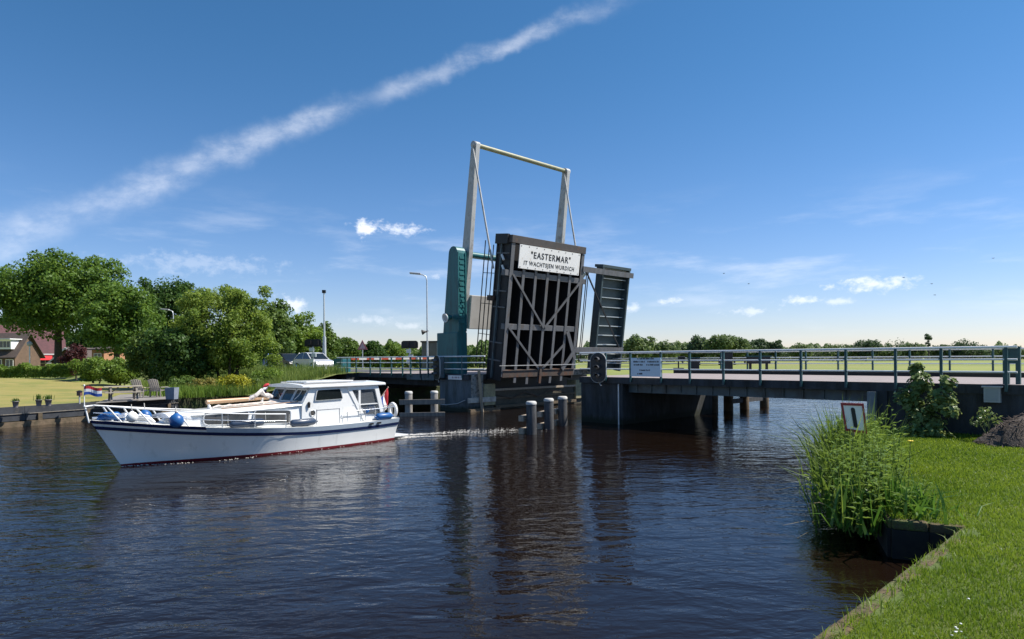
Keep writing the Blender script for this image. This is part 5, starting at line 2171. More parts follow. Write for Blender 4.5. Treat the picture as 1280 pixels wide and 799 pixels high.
# ------------------------------------------------------------------ reeds by the sign
M_reed = leafmat('reed_blades', (0.045, 0.105, 0.013), (0.20, 0.30, 0.045), 0.40)
M_iris = leafmat('iris_leaves', (0.03, 0.095, 0.012), (0.12, 0.25, 0.032), 0.38, 0.33)
n = 3000
u = rng.random(n)
cx = 5.62 + 2.2 * u + rng.normal(0, .28, n)
cy = 10.40 + 4.75 * u + rng.normal(0, .26, n)
hh = np.clip(0.48 + 1.05 * u ** .8 + rng.normal(0, .24, n), .18, 1.95)
P = np.stack([cx, cy, np.full(n, .35) - .25 * rng.random(n)], 1)
V, F = blades(P, hh, rng.uniform(.014, .040, n), rng, lean=.45)
tag(fast_mesh('reeds', V, F, M_reed, kind='stuff'), 'dense bright reeds on the bank around the red framed sign', 'reeds')
# leafy stems
pl = thing('bank_plant', 'leafy tall weeds with pointed leaves right of the red framed sign', 'plant', (6.6, 11.2, .5))
vs, fs_l, o_ = [], [], 0
mb = MB()
PL, NL, SL = [], [], []
for k in range(330):
    u_ = rng.random()
    b0 = np.array([5.64 + 2.15 * u_ + rng.normal(0, .28), 10.4 + 4.6 * u_ + rng.normal(0, .26), .30])
    hgt = rng.uniform(.35, .95) + .62 * u_
    ln = rng.normal(0, .12, 2)
    top = b0 + np.array([ln[0], ln[1], hgt])
    mb.path([Vector(b0), Vector((b0 + top) / 2), Vector(top)], [.007, .006, .003], 4)
    m_ = 13
    for j in range(m_):
        f_ = 0.25 + .75 * j / (m_ - 1)
        az_ = j * 2.4 + k
        dr = np.array([math.cos(az_), math.sin(az_), .35])
        PL.append(b0 + (top - b0) * f_ + dr * .09)
        NL.append(np.array([-dr[0] * .4, -dr[1] * .4, 1.0]))
        SL.append((dr, .17 * (1.25 - .5 * f_)))
Vl, Fl = [], []
for i, (p, nn, (dr, sz)) in enumerate(zip(PL, NL, SL)):
    dr = dr / np.linalg.norm(dr)
    sd_ = np.cross(dr, nn)
    sd_ /= np.linalg.norm(sd_)
    i0 = len(Vl)
    Vl += [p - dr * sz * .6, p + sd_ * sz * .19 + np.array([0, 0, .012]), p + dr * sz * .7 - np.array([0, 0, .03]), p - sd_ * sz * .19 + np.array([0, 0, .012])]
    Fl.append([i0, i0 + 1, i0 + 2, i0 + 3])
fast_mesh('leaves', np.array(Vl), np.array(Fl), M_reed, pl)
build('stems', mb, mat('weed_stem', (0.08, 0.12, 0.03), 0.7), pl, kind='stuff')
ir = thing('iris_plant', 'broad sword leaved iris with a yellow flower at the lawn corner', 'plant', (6.45, 10.4, .5))
n = 640
P = np.stack([5.95 + rng.normal(0, .32, n), 10.45 + rng.normal(0, .36, n), np.full(n, .30)], 1)
P = P[inside(lawn_poly, P[:, 0], P[:, 1]) | (P[:, 0] < 5.55)]
n = len(P)
V, F = blades(P, rng.uniform(.35, .95, n), rng.uniform(.030, .065, n), rng, lean=.55, curve=.45)
fast_mesh('leaves', V, F, M_iris, ir)
p = at(1138, 552, 11.6)
mb = MB()
mb.tube((p.x - .05, p.y, .5), p, .008, .006, 5)
build('stem', mb, MATS['weed_stem'], ir)
mb = MB()
for k in range(5):
    az_ = k * 1.257
    mb.ball(p + Vector((math.cos(az_) * .028, math.sin(az_) * .028, 0.01)), .026, 7, 5, (1, 1, .45))
build('flower', mb, mat('petal_yellow', (0.75, 0.55, 0.03), 0.6), ir)
# overhanging dead stems at the waterline
mb = MB()
for k in range(46):
    u_ = rng.random()
    b0 = Vector((5.45 + 1.9 * u_ + rng.normal(0, .25), 10.7 + 4.3 * u_ + rng.normal(0, .25), rng.uniform(.1, .5)))
    dr = Vector((-rng.uniform(.3, .9), rng.normal(0, .35), rng.uniform(-.35, .2)))
    mb.path([b0, b0 + dr * .5 + EZ * .06, b0 + dr], [.006, .005, .002], 4)
tag(build('dead_stems', mb, mat('dead_stem', (0.24, 0.19, 0.10), 0.85), kind='stuff'), 'dry stems hanging from the reeds over the water', 'stems')

# shrub on the abutment wall
sh = thing('wall_shrub', 'leafy shrub with large pale green leaves growing over the dark bridge wall', 'shrub', BP(5.0, -0.6, LZ))
rng2 = np.random.default_rng(17)
Pc = []
Nc = []
for px, py, Y, r_, cnt in ((1157, 520, 20.0, .62, 420), (1143, 548, 19.6, .5, 260), (1178, 500, 19.6, .42, 240), (1135, 497, 20.2, .42, 240), (1168, 545, 19.3, .45, 200),
                          (1150, 478, 20.1, .36, 260), (1146, 461, 20.3, .22, 130), (1185, 478, 19.5, .25, 90), (1190, 515, 19.2, .25, 80)):
    c_ = np.array(at(px, py, Y))
    d_ = unit(rng2.normal(size=(cnt, 3)))
    Pc.append(c_ + d_ * r_ * (rng2.random(cnt) ** .4)[:, None] * np.array([1, .8, .9]))
    Nc.append(unit(d_ * .7 + np.array([0.1, -.15, .9]) + rng2.normal(size=(cnt, 3)) * .3))
P, N = np.concatenate(Pc), np.concatenate(Nc)
V, F = leaf_cards(P, N, rng2.uniform(.11, .25, len(P)), rng2, .62, droop=.4)
fast_mesh('leaves', V, F, leafmat('shrub_leaves', (0.08, 0.14, 0.035), (0.27, 0.34, 0.12), 0.36, 0.35), sh)
mb = MB()
g0 = BP(5.0, -0.7, LZ - .1)
for k in range(12):
    q_ = Vector(Pc[k % 9][k])
    mb.path([g0 + Vector((rng2.normal(0, .1), 0, 0)), (g0 + q_) / 2 + Vector((rng2.normal(0, .12), 0, .1)), q_], [.03, .02, .007], 6)
build('stems', mb, M_bark, sh, kind='stuff')
# weeds at the wall foot right
wd = thing('wall_weed', 'small pale weed growing at the foot of the wall by the soil heap', 'plant', at(1232, 540, 18.2))
P, N, _ = crown_points(tuple(at(1234, 522, 18.4)), (.5, .3, .4), 10, 170, rng2, clump=.4)
V, F = leaf_cards(P, N, rng2.uniform(.07, .14, len(P)), rng2, .6)
fast_mesh('leaves', V, F, MATS['shrub_leaves'], wd)
mb = MB()
for k in range(6):
    mb.tube(at(1232 + k, 545, 18.4), Vector(P[k]), .010, .005, 5)
build('stems', mb, MATS['weed_stem'], wd, kind='stuff')
# soil heap
sp_ = at(1298, 538, 17.4)
hp = thing('soil_heap', 'heap of dark soil and dead twigs against the bridge wall', 'heap', (sp_.x, sp_.y, LZ))
mb = MB()
rws = []
for j in range(9):
    f_ = j / 8
    rws.append([Vector((sp_.x + (1 - f_) * 1.5 * math.cos(2 * math.pi * k / 22) * (1 + .18 * math.sin(k * 2.3 + j)), sp_.y + .2 + (1 - f_) * .8 * math.sin(2 * math.pi * k / 22) * (1 + .15 * math.sin(k * 3.1)),
                        LZ - .05 + .85 * (1 - (1 - f_) ** 1.7) + .05 * math.sin(k * 4.1 + j * 2))) for k in range(22)])
mb.loft(rws, True, True, True)
build('mound', mb, mat('soil', (0.055, 0.042, 0.035), 0.95, col2=(0.10, 0.08, 0.065), scale=7, detail=9, bump=.05, bscale=16), hp)
mb = MB()
for k in range(260):
    th, f_ = rng2.uniform(0, 6.28), rng2.random() ** .6
    z = LZ + .85 * (1 - f_ ** 1.7) + .02
    p = Vector((sp_.x + f_ * 1.45 * math.cos(th), sp_.y + .2 + f_ * .78 * math.sin(th), z))
    d_ = Vector((rng2.normal(), rng2.normal(), rng2.normal(0, .35))).normalized() * rng2.uniform(.1, .35)
    mb.tube(p - d_ / 2, p + d_ / 2, rng2.uniform(.005, .012), n=4)
tw_o = build('twigs', mb, mat('twig', (0.15, 0.11, 0.09), 0.9, col2=(0.08, 0.06, 0.05), scale=12), hp, kind='stuff')

# red framed water sign
sY = 13.2
cor = [at(1051, 503.5, sY), at(1079.5, 504.5, sY - .05), at(1084, 542.5, sY - .05), at(1057, 538.5, sY)]
sn = thing('waterway_sign', 'white sign with a red frame and a black upright bar among the reeds', 'sign', (cor[2].x - .15, sY, .45))
bk = Vector((.30, .95, 0)).normalized()
mb = MB()
mb.prism(cor, bk * .05)
build('panel', mb, M_signw, sn)
cen = sum(cor, Vector()) / 4
inn = [c_ + (cen - c_) * .17 for c_ in cor]
mb = MB()
fr_, bk_ = -bk * .012, bk * .06
for i in range(4):
    j = (i + 1) % 4
    mb.hexa([cor[i] + bk_, cor[j] + bk_, inn[j] + bk_, inn[i] + bk_, cor[i] + fr_, cor[j] + fr_, inn[j] + fr_, inn[i] + fr_])
build('frame', mb, M_red, sn)
ux = (cor[1] - cor[0]).normalized()
uy = (cor[0] - cor[3]).normalized()
pts = [cen + uy * (.17 * sg_ + .038 * sg_ * math.sin(math.pi * k / 8)) + ux * (.038 * math.cos(math.pi * k / 8) * sg_) for sg_ in (1, -1) for k in range(9)]
mb = MB()
mb.prism([p + fr_ * .6 for p in pts], fr_ * .3)
build('bar', mb, M_text, sn)
mb = MB()
lo0 = (cor[2] + cor[3]) / 2
lo_ = lo0 + bk * .1
mb.tube(lo_ + (cen - lo0) * 1.5, Vector((lo_.x + .03, lo_.y + .1, .1)), .035, n=9)
build('post', mb, M_wood, sn)

# ------------------------------------------------------------------ left bank vegetation near the water
def bank_grass(name, label, cat, pts, hr, wr, m_, seed, lean=.3):
    r_ = np.random.default_rng(seed)
    P = np.array(pts)
    V, F = blades(P, r_.uniform(*hr, len(P)), r_.uniform(*wr, len(P)), r_, lean=lean)
    return tag(fast_mesh(name, V, F, m_, kind='stuff'), label, cat)


M_tall = leafmat('tall_grass_blades', (0.08, 0.15, 0.025), (0.23, 0.29, 0.07), 0.38)
pts = []
for k in range(15000):
    s, w = rng.uniform(-50, -28.4), rng.uniform(-8.5, -0.6)
    zz = np.interp(w, [-7.5, -4.5, -1.6, -.4], [.88, 1.35, 2.0, 2.06])
    p = BP(s, w, zz)
    pts.append(tuple(p))
bank_grass('tall_grass', 'tall grass on the bank in front of the waiting cars', 'grass', pts, (.40, .85), (.016, .04), M_tall, 1)
pts = []
for k in range(6000):
    p = Vector(Q1).lerp(BP(-29, -2.0, 0), rng.random()) + qn * rng.uniform(-.5, 3.5) + qd * rng.normal(0, .3)
    pts.append((p.x, p.y, .85))
bank_grass('reed_bed', 'green reeds and tall herbs on the bank behind the boat', 'reeds', pts, (.3, .85), (.02, .05), M_fresh, 2)
for i, (px, Y, ty, rp, by, lb_, mm) in enumerate(((297, 41.0, 468, 24, 492, 'bright yellow flowering shrub on the bank behind the boat', leafmat('yellow_bloom', (0.16, 0.21, 0.02), (0.50, 0.46, 0.03), 0.35)),
                                              (255, 41.5, 474, 20, 496, 'low herb patch with orange flowers left of the yellow shrub', leafmat('orange_bloom', (0.10, 0.15, 0.03), (0.36, 0.28, 0.07), 0.35)),
                                              (335, 44, 458, 24, 486, 'leafy green weeds right of the yellow shrub', M_fresh),
                                              (226, 42.5, 470, 18, 497, 'low dark green weeds next to the blue grey planter', M_mid), (276, 43.5, 474, 16, 495, 'small green shrub between the yellow and the orange flowers', M_fresh),
                                              (316, 42.0, 472, 16, 492, 'low green shrub at the right foot of the yellow shrub', M_mid))):
    tree_px('flowering_shrub', lb_, 'shrub', px, Y, ty, rp, mm, by, zb=.9, nclump=22, nleaf=3200, leaf=.13, trunk=.03, seed=140 + i, clump=.4, stems=3, low=-1, limbs=4)

# timber quay
qw = thing('quay_wall', 'dark timber quay wall with plank ledges along the dry lawn', 'quay', Q0)
rr = random.Random(5)
nin = -qn


def qboard(nm, u0, u1, z0, z1, out0, out1, m_):
    mb = MB()
    a, c = Q0 + qd * u0, Q0 + qd * u1
    mb.hexa([a - qn * out0 + EZ * z0, c - qn * out0 + EZ * z0, c - qn * out1 + EZ * z0, a - qn * out1 + EZ * z0,
             a - qn * out0 + EZ * z1, c - qn * out0 + EZ * z1, c - qn * out1 + EZ * z1, a - qn * out1 + EZ * z1])
    build(nm, mb, m_, qw)


QL = (Q1 - Q0).length
u = -10.0
while u < QL - .1:
    e = min(u + 2.2, QL)
    j = rr.uniform(-.008, .008)
    qboard('plank', u + .006, e - .006, .60, .925, -.10, .03 + j, M_blackwood)
    qboard('plank', u + .006, e - .006, .27, .57, -.10, .09 + j, M_blackwood)
    qboard('plank', u + .006, e - .006, .575, .598, -.10, .14 + j, M_wood)
    qboard('plank', u + .006, e - .006, -.8, .235, -.10, .22 + j, M_wetwood)
    qboard('post', u + .5, u + .68, -.8, .56, .10, .20, M_wetwood)
    u = e
qboard('plank', QL - .05, QL + .02, -.5, .92, -3.0, .05, M_blackwood)
pv = MB()
pz = .93
tpoly = [on(120, 503.6, pz), on(214, 498.2, pz), on(232, 489.5, pz), on(150, 493.5, pz)]
pv.prism([p - EZ * .03 for p in tpoly], (0, 0, .035))
build('terrace', pv, mat('terrace_paving', (0.26, 0.24, 0.22), 0.9, col2=(0.19, 0.175, 0.16), scale=2.5, detail=9, dirt=(.12, .11, .09), dscale=1.5), kind='structure')


# ------------------------------------------------------------------ garden furniture
def picnic():
    p = on(154, 500.5, pz + .01)
    t = thing('picnic_table', 'weathered wooden picnic table with two benches beside the quay', 'table', p)
    ux_ = (on(176, 499.8, pz) - on(132, 501.5, pz)).normalized()
    uy_ = Vector((-ux_.y, ux_.x, 0))
    L = 1.75
    M_t = mat('table_timber', (0.48, 0.42, 0.32), 0.8, col2=(0.36, 0.32, 0.25), scale=4, detail=8, stretch=(1, 5, 5))
    for k in range(5):
        mb = MB()
        mb.box(p + uy_ * (-.30 + .15 * k) + EZ * .73, (L, .135, .04), (ux_, uy_, EZ))
        build('top_plank', mb, M_t, t)
    for sg_ in (-1, 1):
        for k in range(2):
            mb = MB()
            mb.box(p + uy_ * sg_ * (.62 + .13 * k) + EZ * .44, (L, .12, .04), (ux_, uy_, EZ))
            build('bench_plank', mb, M_t, t)
    for e in (-.58, .58):
        for sg_ in (-1, 1):
            mb = MB()
            mb.beam(p + ux_ * e + uy_ * sg_ * .70, p + ux_ * e + uy_ * sg_ * .28 + EZ * .71, .09, .05)
            build('leg', mb, M_wood, t)
        mb = MB()
        mb.beam(p + ux_ * (e + .05) - uy_ * .80 + EZ * .39, p + ux_ * (e + .05) + uy_ * .80 + EZ * .39, .05, .08)
        build('bench_bearer', mb, M_wood, t)
        mb = MB()
        mb.beam(p + ux_ * e + EZ * .40, p + ux_ * e * .35 + EZ * .70, .06, .05)
        build('brace', mb, M_wood, t)


picnic()


def garden_chair(px, py, label):
    p = on(px, py, pz + .01)
    t = thing('garden_chair', label, 'chair', p, 0, 'wooden garden chairs on the terrace')
    f_ = Vector((.15, .99, 0)).normalized()
    s_ = Vector((.99, -.15, 0)).normalized()
    M_t = mat('chair_timber', (0.46, 0.41, 0.36), 0.8, col2=(0.36, 0.32, 0.28), scale=4, detail=8)
    for k in range(5):
        mb = MB()
        mb.beam(p + s_ * (-.22 + .11 * k) - f_ * .22 + EZ * .36, p + s_ * (-.26 + .13 * k) - f_ * .48 + EZ * (.98 + .05 * math.sin(math.pi * k / 4)), .10, .025, f_)
        build('back_slat', mb, M_t, t)
    for k in range(4):
        mb = MB()
        mb.box(p + f_ * (-.2 + .14 * k) + EZ * (.34 + .02 * k), (.56, .12, .025), (s_, f_, EZ))
        build('seat_slat', mb, M_t, t)
    for sg_ in (-1, 1):
        mb = MB()
        mb.box(p + s_ * sg_ * .33 + f_ * .05 + EZ * .56, (.10, .62, .025), (s_, f_, EZ))
        build('armrest', mb, M_t, t)
        for d_, h_ in ((.28, .55), (-.26, .55)):
            mb = MB()
            mb.beam(p + s_ * sg_ * .31 + f_ * d_, p + s_ * sg_ * .31 + f_ * d_ + EZ * h_, .07, .04)
            build('leg', mb, M_wood, t)


garden_chair(177, 496.8, 'wooden garden chair directly behind the right end of the picnic table')
garden_chair(198, 496.2, 'wooden garden chair next to the blue grey planter')
p = on(215, 499, pz + .01)
t = thing('planter', 'tall square blue grey planter at the right end of the terrace', 'planter', p)
mb = MB()
mb.loft([[p + Vector((x_ * k, y_ * k, h_)) for x_, y_ in ((-.24, -.24), (.24, -.24), (.24, .24), (-.24, .24))] for k, h_ in ((.92, 0), (1.06, .62), (.90, .62), (.88, .54))], True, True)
build('pot', mb, mat('planter_zinc', (0.25, 0.28, 0.34), 0.5, col2=(0.20, 0.23, 0.28), scale=4), t)
mb = MB()
mb.box(p + EZ * .565, (.42, .42, .02))
build('soil', mb, MATS['soil'], t)
for i, (px, by, pw, ph, gh, lb_) in enumerate(((19.5, 509.5, 7, 7, 5, 'small flower pot nearest the left end of the quay'), (48.5, 507.6, 7, 7, 9, 'middle flower pot with the tallest green plant on the quay'),
                                          (60.5, 507.4, 7.5, 7, 8, 'right flower pot of the adjoining pair on the quay'))):
    p = on(px, by, .93)
    k = p.y / 820
    t = thing('flower_pot', lb_, 'pot', p, 0, 'flower pots along the quay')
    mb = MB()
    mb.lathe(p, [(pw * .36 * k, 0), (pw * .5 * k, ph * k), (pw * .54 * k, ph * k), (pw * .54 * k, ph * 1.15 * k), (pw * .44 * k, ph * 1.15 * k), (pw * .4 * k, ph * k)], 14)
    build('pot', mb, mat('grey_pot', (0.28, 0.25, 0.25), 0.8, col2=(.2, .18, .18), scale=8), t)
    r_ = np.random.default_rng(i)
    n = 90
    P = np.array([p + EZ * ph * k] * n) + r_.normal(0, .06, (n, 3)) * np.array([1, 1, 0])
    V, F = blades(P, r_.uniform(.5, 1.1, n) * gh * k, np.full(n, .03), r_, lean=.35)
    fast_mesh('plant', V, F, M_mid, t)
p = on(99.5, 505, .93)
t = thing('garden_lantern', 'short post lantern on the quay beside the bow flag', 'lantern', p)
mb = MB()
mb.tube(p, p + EZ * .42, .035, n=8)
build('post', mb, M_mast, t)
mb = MB()
mb.box(p + EZ * .50, (.17, .17, .2))
build('head', mb, mat('lantern_brown', (0.16, 0.08, 0.06), 0.5), t)
mb = MB()
mb.loft([[p + Vector((x_ * .13, y_ * .13, .605)) for x_, y_ in ((-1, -1), (1, -1), (1, 1), (-1, 1))], [p + Vector((x_ * .03, y_ * .03, .66)) for x_, y_ in ((-1, -1), (1, -1), (1, 1), (-1, 1))]], True, True)
build('cap', mb, M_black, t)

# ------------------------------------------------------------------ houses
M_brick = mat('brick_tan', (0.17, 0.11, 0.075), 0.9, col2=(0.12, 0.08, 0.055), scale=3, detail=9)
M_roofb = mat('roof_tiles_brown', (0.095, 0.07, 0.06), 0.8, col2=(0.065, 0.05, 0.044), scale=2, detail=9)
M_roofr = mat('roof_tiles_maroon', (0.13, 0.052, 0.055), 0.8, col2=(0.09, 0.04, 0.042), scale=2, detail=9)
M_pane = mat('house_pane', (0.05, 0.07, 0.09), 0.08)


def house(label, cx, cy, w, d, eave, ridge, mw_, mr_, along_x=True, name='house'):
    zb = gz(cx, cy) - .1
    t = thing(name, label, 'house', (cx, cy, zb))
    mb = MB()
    mb.box((cx, cy, zb + eave / 2), (w, d, eave))
    if along_x:
        g = [[Vector((cx + sx * w / 2, cy - d / 2, zb + eave)), Vector((cx + sx * w / 2, cy + d / 2, zb + eave)), Vector((cx + sx * w / 2, cy, zb + ridge - .12))] for sx in (-1, 1)]
        mb.prism(g[0], (w, 0, 0))
    else:
        mb.prism([Vector((cx - w / 2, cy - d / 2, zb + eave)), Vector((cx + w / 2, cy - d / 2, zb + eave)), Vector((cx, cy - d / 2, zb + ridge - .12))], (0, d, 0))
    build('wall', mb, mw_, t)
    o = .45
    for sg_ in (-1, 1):
        mb = MB()
        if along_x:
            k = (ridge - eave) / (d / 2)
            e0 = Vector((cx - w / 2 - o, cy + sg_ * (d / 2 + o), zb + eave - o * k))
            r0 = Vector((cx - w / 2 - o, cy, zb + ridge))
            mb.prism([e0, r0, r0 + EZ * .14, e0 + EZ * .14], (w + 2 * o, 0, 0))
        else:
            k = (ridge - eave) / (w / 2)
            e0 = Vector((cx + sg_ * (w / 2 + o), cy - d / 2 - o, zb + eave - o * k))
            r0 = Vector((cx, cy - d / 2 - o, zb + ridge))
            mb.prism([e0, r0, r0 + EZ * .14, e0 + EZ * .14], (0, d + 2 * o, 0))
        rf = build('roof', mb, mr_, t)
        if not along_x:
            mb = MB()
            mb.beam(e0 + Vector((0, -.02, .02)), r0 + Vector((0, -.02, .02)), .05, .22)
            build('bargeboard', mb, M_white, rf)
    return t, zb


def window(t, c, w, h, nb=2, nd=Vector((0, -1, 0)), nm='window'):
    s_ = Vector((-nd.y, nd.x, 0))
    mb = MB()
    for x_ in [-w / 2 + w * k / nb for k in range(nb + 1)]:
        mb.box(c + s_ * x_ + nd * .03, (.07, .06, h), (s_, nd, EZ))
    for z_ in (-h / 2, h / 2):
        mb.box(c + EZ * z_ + nd * .032, (w + .07, .06, .07), (s_, nd, EZ))
    o = build(nm, mb, M_white, t)
    mb = MB()
    mb.box(c + nd * .012, (w, .02, h), (s_, nd, EZ))
    build('pane', mb, M_pane, o)
    return o


# A: brown roof with a white dormer
pa = at(6, 452, 92)
t, zb = house('brick house with a brown tiled roof and a white dormer at the left edge', pa.x - 3.1, 94.5, 9.0, 5, 2.6, 5.6, M_brick, M_roofb, True)
pd = at(1, 430.5, 91.5)
mb = MB()
mb.box((pd.x, 93.2, pd.z), (2.2, 2.6, 1.35))
dm = build('dormer', mb, M_white, t)
mb = MB()
mb.box((pd.x, 93.0, pd.z + .74), (2.7, 3.2, .14))
build('dormer_roof', mb, M_white, dm)
mb = MB()
for k in range(4):
    mb.box((pd.x - .75 + .5 * k, 91.88, pd.z), (.40, .03, .85))
build('pane', mb, M_pane, dm)
for px in (12, -2):
    c_ = at(px, 454, 91.96)
    window(t, c_, 1.0, 1.0)
c_ = at(-12, 456, 91.96)
mb = MB()
mb.box((c_.x, 91.97, zb + 1.1), (.95, .05, 2.1))
build('door', mb, M_black, t)
t.rotation_euler[2] = R(0)
# B: maroon gable roof behind
pb = at(17.5, 440, 104)
t, zb = house('house with a steep maroon roof and red awning behind the lamp post', pb.x - .5, 108, 8.6, 9, 3.0, 7.4, M_brick, M_roofr, True)
c_ = at(24, 446.5, 103.2)
mb = MB()
mb.prism([Vector((c_.x - .9, 103.4, c_.z + .62)), Vector((c_.x - .9, 102.4, c_.z - .45)), Vector((c_.x - .9, 102.4, c_.z - .52)), Vector((c_.x - .9, 103.4, c_.z + .55))], (1.8, 0, 0))
build('awning', mb, mat('awning_red', (0.62, 0.03, 0.035), 0.8), t)
window(t, Vector((c_.x, 103.46, c_.z - .5)), 1.5, 1.0)
window(t, Vector((c_.x - 3.2, 103.46, c_.z)), 1.3, 1.2)
mb = MB()
mb.box((pb.x - .5, 103.0, zb + 2.75), (9.4, .08, .2))
build('gutter', mb, M_white, t)
mb = MB()
mb.box((pb.x - 2.5, 108, zb + 7.5), (.7, .7, 1.2))
build('chimney', mb, M_brick, t)
t.rotation_euler[2] = R(38)
# C: small gable right of oak trunk
pc = at(84, 446, 100)
t, zb = house('low house with white gable boards behind the oak trunk', pc.x, 104, 4.2, 8, 1.8, 3.6, M_brick, M_roofb, False)
window(t, Vector((pc.x, 99.97, zb + 1.1)), 1.4, 1.0)
# D: brick building right of the copper shrub
pdx = at(119.5, 442, 92)
t, zb = house('small brick building seen between the tree trunks', pdx.x, 95, 1.7, 5, 3.2, 3.5, mat('brick_orange', (0.36, 0.19, 0.10), 0.9, col2=(0.42, 0.21, 0.11), scale=3), M_roofb, True, name='brick_building')
window(t, Vector((pdx.x, 92.47, zb + 2.4)), 1.0, .5)

# person by the brick wall
pp = at(140, 452, 84)
pg = gz(pp.x, 84)
ps = thing('person', 'person in a blue top and pale trousers standing by the garden bushes', 'person', (pp.x, 84, pg))
me = bpy.data.meshes.new('body')
J = [(0, 0, .95), (0, 0, 1.2), (0, 0, 1.42), (0, 0, 1.52), (0, -.02, 1.68), (.1, 0, .9), (.12, .0, .5), (.12, .02, .06), (.13, -.14, .03), (-.1, 0, .9), (-.12, -.03, .5), (-.12, .02, .06), (-.13, -.14, .03),
     (.2, 0, 1.40), (.25, .02, 1.12), (.24, -.08, .88), (.24, -.1, .80), (-.2, 0, 1.40), (-.26, .02, 1.12), (-.24, -.08, .88), (-.24, -.1, .80)]
E = [(0, 1), (1, 2), (2, 3), (3, 4), (0, 5), (5, 6), (6, 7), (7, 8), (0, 9), (9, 10), (10, 11), (11, 12), (2, 13), (13, 14), (14, 15), (15, 16), (2, 17), (17, 18), (18, 19), (19, 20)]
RD = [.15, .14, .13, .055, .10, .09, .065, .045, .04, .09, .065, .045, .04, .065, .048, .035, .03, .065, .048, .035, .03]
me.from_pydata(J, E, [])
po = bpy.data.objects.new('body', me)
COL.objects.link(po)
po.parent = ps
sk = po.modifiers.new('skin', 'SKIN')
for i, r_ in enumerate(RD):
    me.skin_vertices[0].data[i].radius = (r_, r_ * .8)
me.skin_vertices[0].data[0].use_root = True
po.modifiers.new('sub', 'SUBSURF').levels = 1
mp_ = bpy.data.materials.new('person_clothes')
mp_.use_nodes = True
pn_ = mp_.node_tree
gx = pn_.nodes.new('ShaderNodeTexCoord')
sx_ = pn_.nodes.new('ShaderNodeSeparateXYZ')
pn_.links.new(gx.outputs['Object'], sx_.inputs[0])
cr_ = pn_.nodes.new('ShaderNodeValToRGB')
cr_.color_ramp.interpolation = 'CONSTANT'
cr_.color_ramp.elements[0].color = (.55, .52, .48, 1)
cr_.color_ramp.elements[1].position = .49
cr_.color_ramp.elements[1].color = (.03, .06, .30, 1)
e_ = cr_.color_ramp.elements.new(.75)
e_.color = (.45, .28, .2, 1)
e_ = cr_.color_ramp.elements.new(.845)
e_.color = (.10, .06, .04, 1)
dv = pn_.nodes.new('ShaderNodeMath')
dv.operation = 'DIVIDE'
dv.inputs[1].default_value = 2.0
pn_.links.new(sx_.outputs[2], dv.inputs[0])
pn_.links.new(dv.outputs[0], cr_.inputs[0])
pn_.links.new(cr_.outputs[0], pn_.nodes['Principled BSDF'].inputs['Base Color'])
me.materials.append(mp_)


# ------------------------------------------------------------------ cars, lamps, signals on the left road
def car(label, s, w, col_, dark=False):
    p = BP(s, w, 2.105)
    rz = math.atan2(ES.y, ES.x)
    t = thing('parked_car', label, 'car', p, rz, 'cars waiting at the open bridge')
    m_ = mat('car_paint_%d' % len(MATS), col_, 0.25, 0.3)
    # side profile, x forward
    def ring(y, k):
        prof = [(2.1, .30), (2.12, .55), (2.0, .72), (1.2, .88), (.95, .93), (-1.75, .95), (-2.02, .90), (-2.1, .60), (-2.08, .30)]
        return [Vector((x_ * k, y, z_)) for x_, z_ in prof]
    mb = MB()
    mb.loft([ring(-.80, .96), ring(-.86, .99), ring(0, 1.0), ring(.86, .99), ring(.80, .96)], True, True)
    build('body', mb, m_, t, local=True, bevel=.03)
    def cab(y, k, i):
        prof = [(1.0, .92), (.25, 1.40), (-.3, 1.46), (-1.15, 1.42), (-1.85, .95)]
        return [Vector((x_ * k - .1 * (1 - k), y * (1 - .16 * max(0, z_ - .95) / .5), z_)) for x_, z_ in prof]
    mb = MB()
    mb.loft([cab(-.78, 1, 0), cab(0, 1.02, 0), cab(.78, 1, 0)], True, True)
    build('greenhouse', mb, M_glass_d, t, local=True)
    mb = MB()
    mb.loft([[Vector((.22, y, 1.415)), Vector((-.3, y * 1.0, 1.475)), Vector((-1.18, y, 1.435)), Vector((-1.18, y, 1.39)), Vector((.22, y, 1.37))] for y in (-.66, 0, .66)], True, True)
    build('roof', mb, m_, t, local=True, bevel=.02)
    for y in (-.72, .72):
        for x0, z0, x1, z1 in ((1.02, .92, .22, 1.42), (-.35, .93, -.35, 1.44), (-1.86, .94, -1.15, 1.42)):
            mb = MB()
            mb.beam((x0, y * 1.075, z0), (x1, y * .93, z1), .06, .05)
            build('pillar', mb, m_, t, local=True)
    for x_ in (1.3, -1.3):
        for y in (-.78, .78):
            mb = MB()
            mb.lathe((x_, y - .1, .31), [(.18, 0), (.31, .02), (.31, .18), (.18, .2)], 16, Vector((0, 1, 0)))
            wh = build('wheel', mb, M_rubber, t, local=True)
            mb = MB()
            mb.lathe((x_, y - .105, .31), [(0, 0), (.19, 0), (.19, .21), (0, .21)], 12, Vector((0, 1, 0)))
            build('rim', mb, M_stain, wh, local=True)
    for y in (-.62, .62):
        mb = MB()
        mb.ball((2.02, y, .66), .11, 8, 6, (.6, 1.4, .8))
        build('headlight', mb, MATS['lamp_glass'], t, local=True)
    return t


car('silver hatchback waiting first in line at the lowered barrier', s_at(408, 2.3) - 2.1, 2.3, (0.62, 0.63, 0.65))
car('black car waiting directly behind the silver hatchback', s_at(386, 2.3) - 4.0, 2.4, (0.02, 0.02, 0.022))
car('blue car waiting last in line beside the willow bush', s_at(366, 2.6) - 2.2, 2.6, (0.03, 0.11, 0.33))


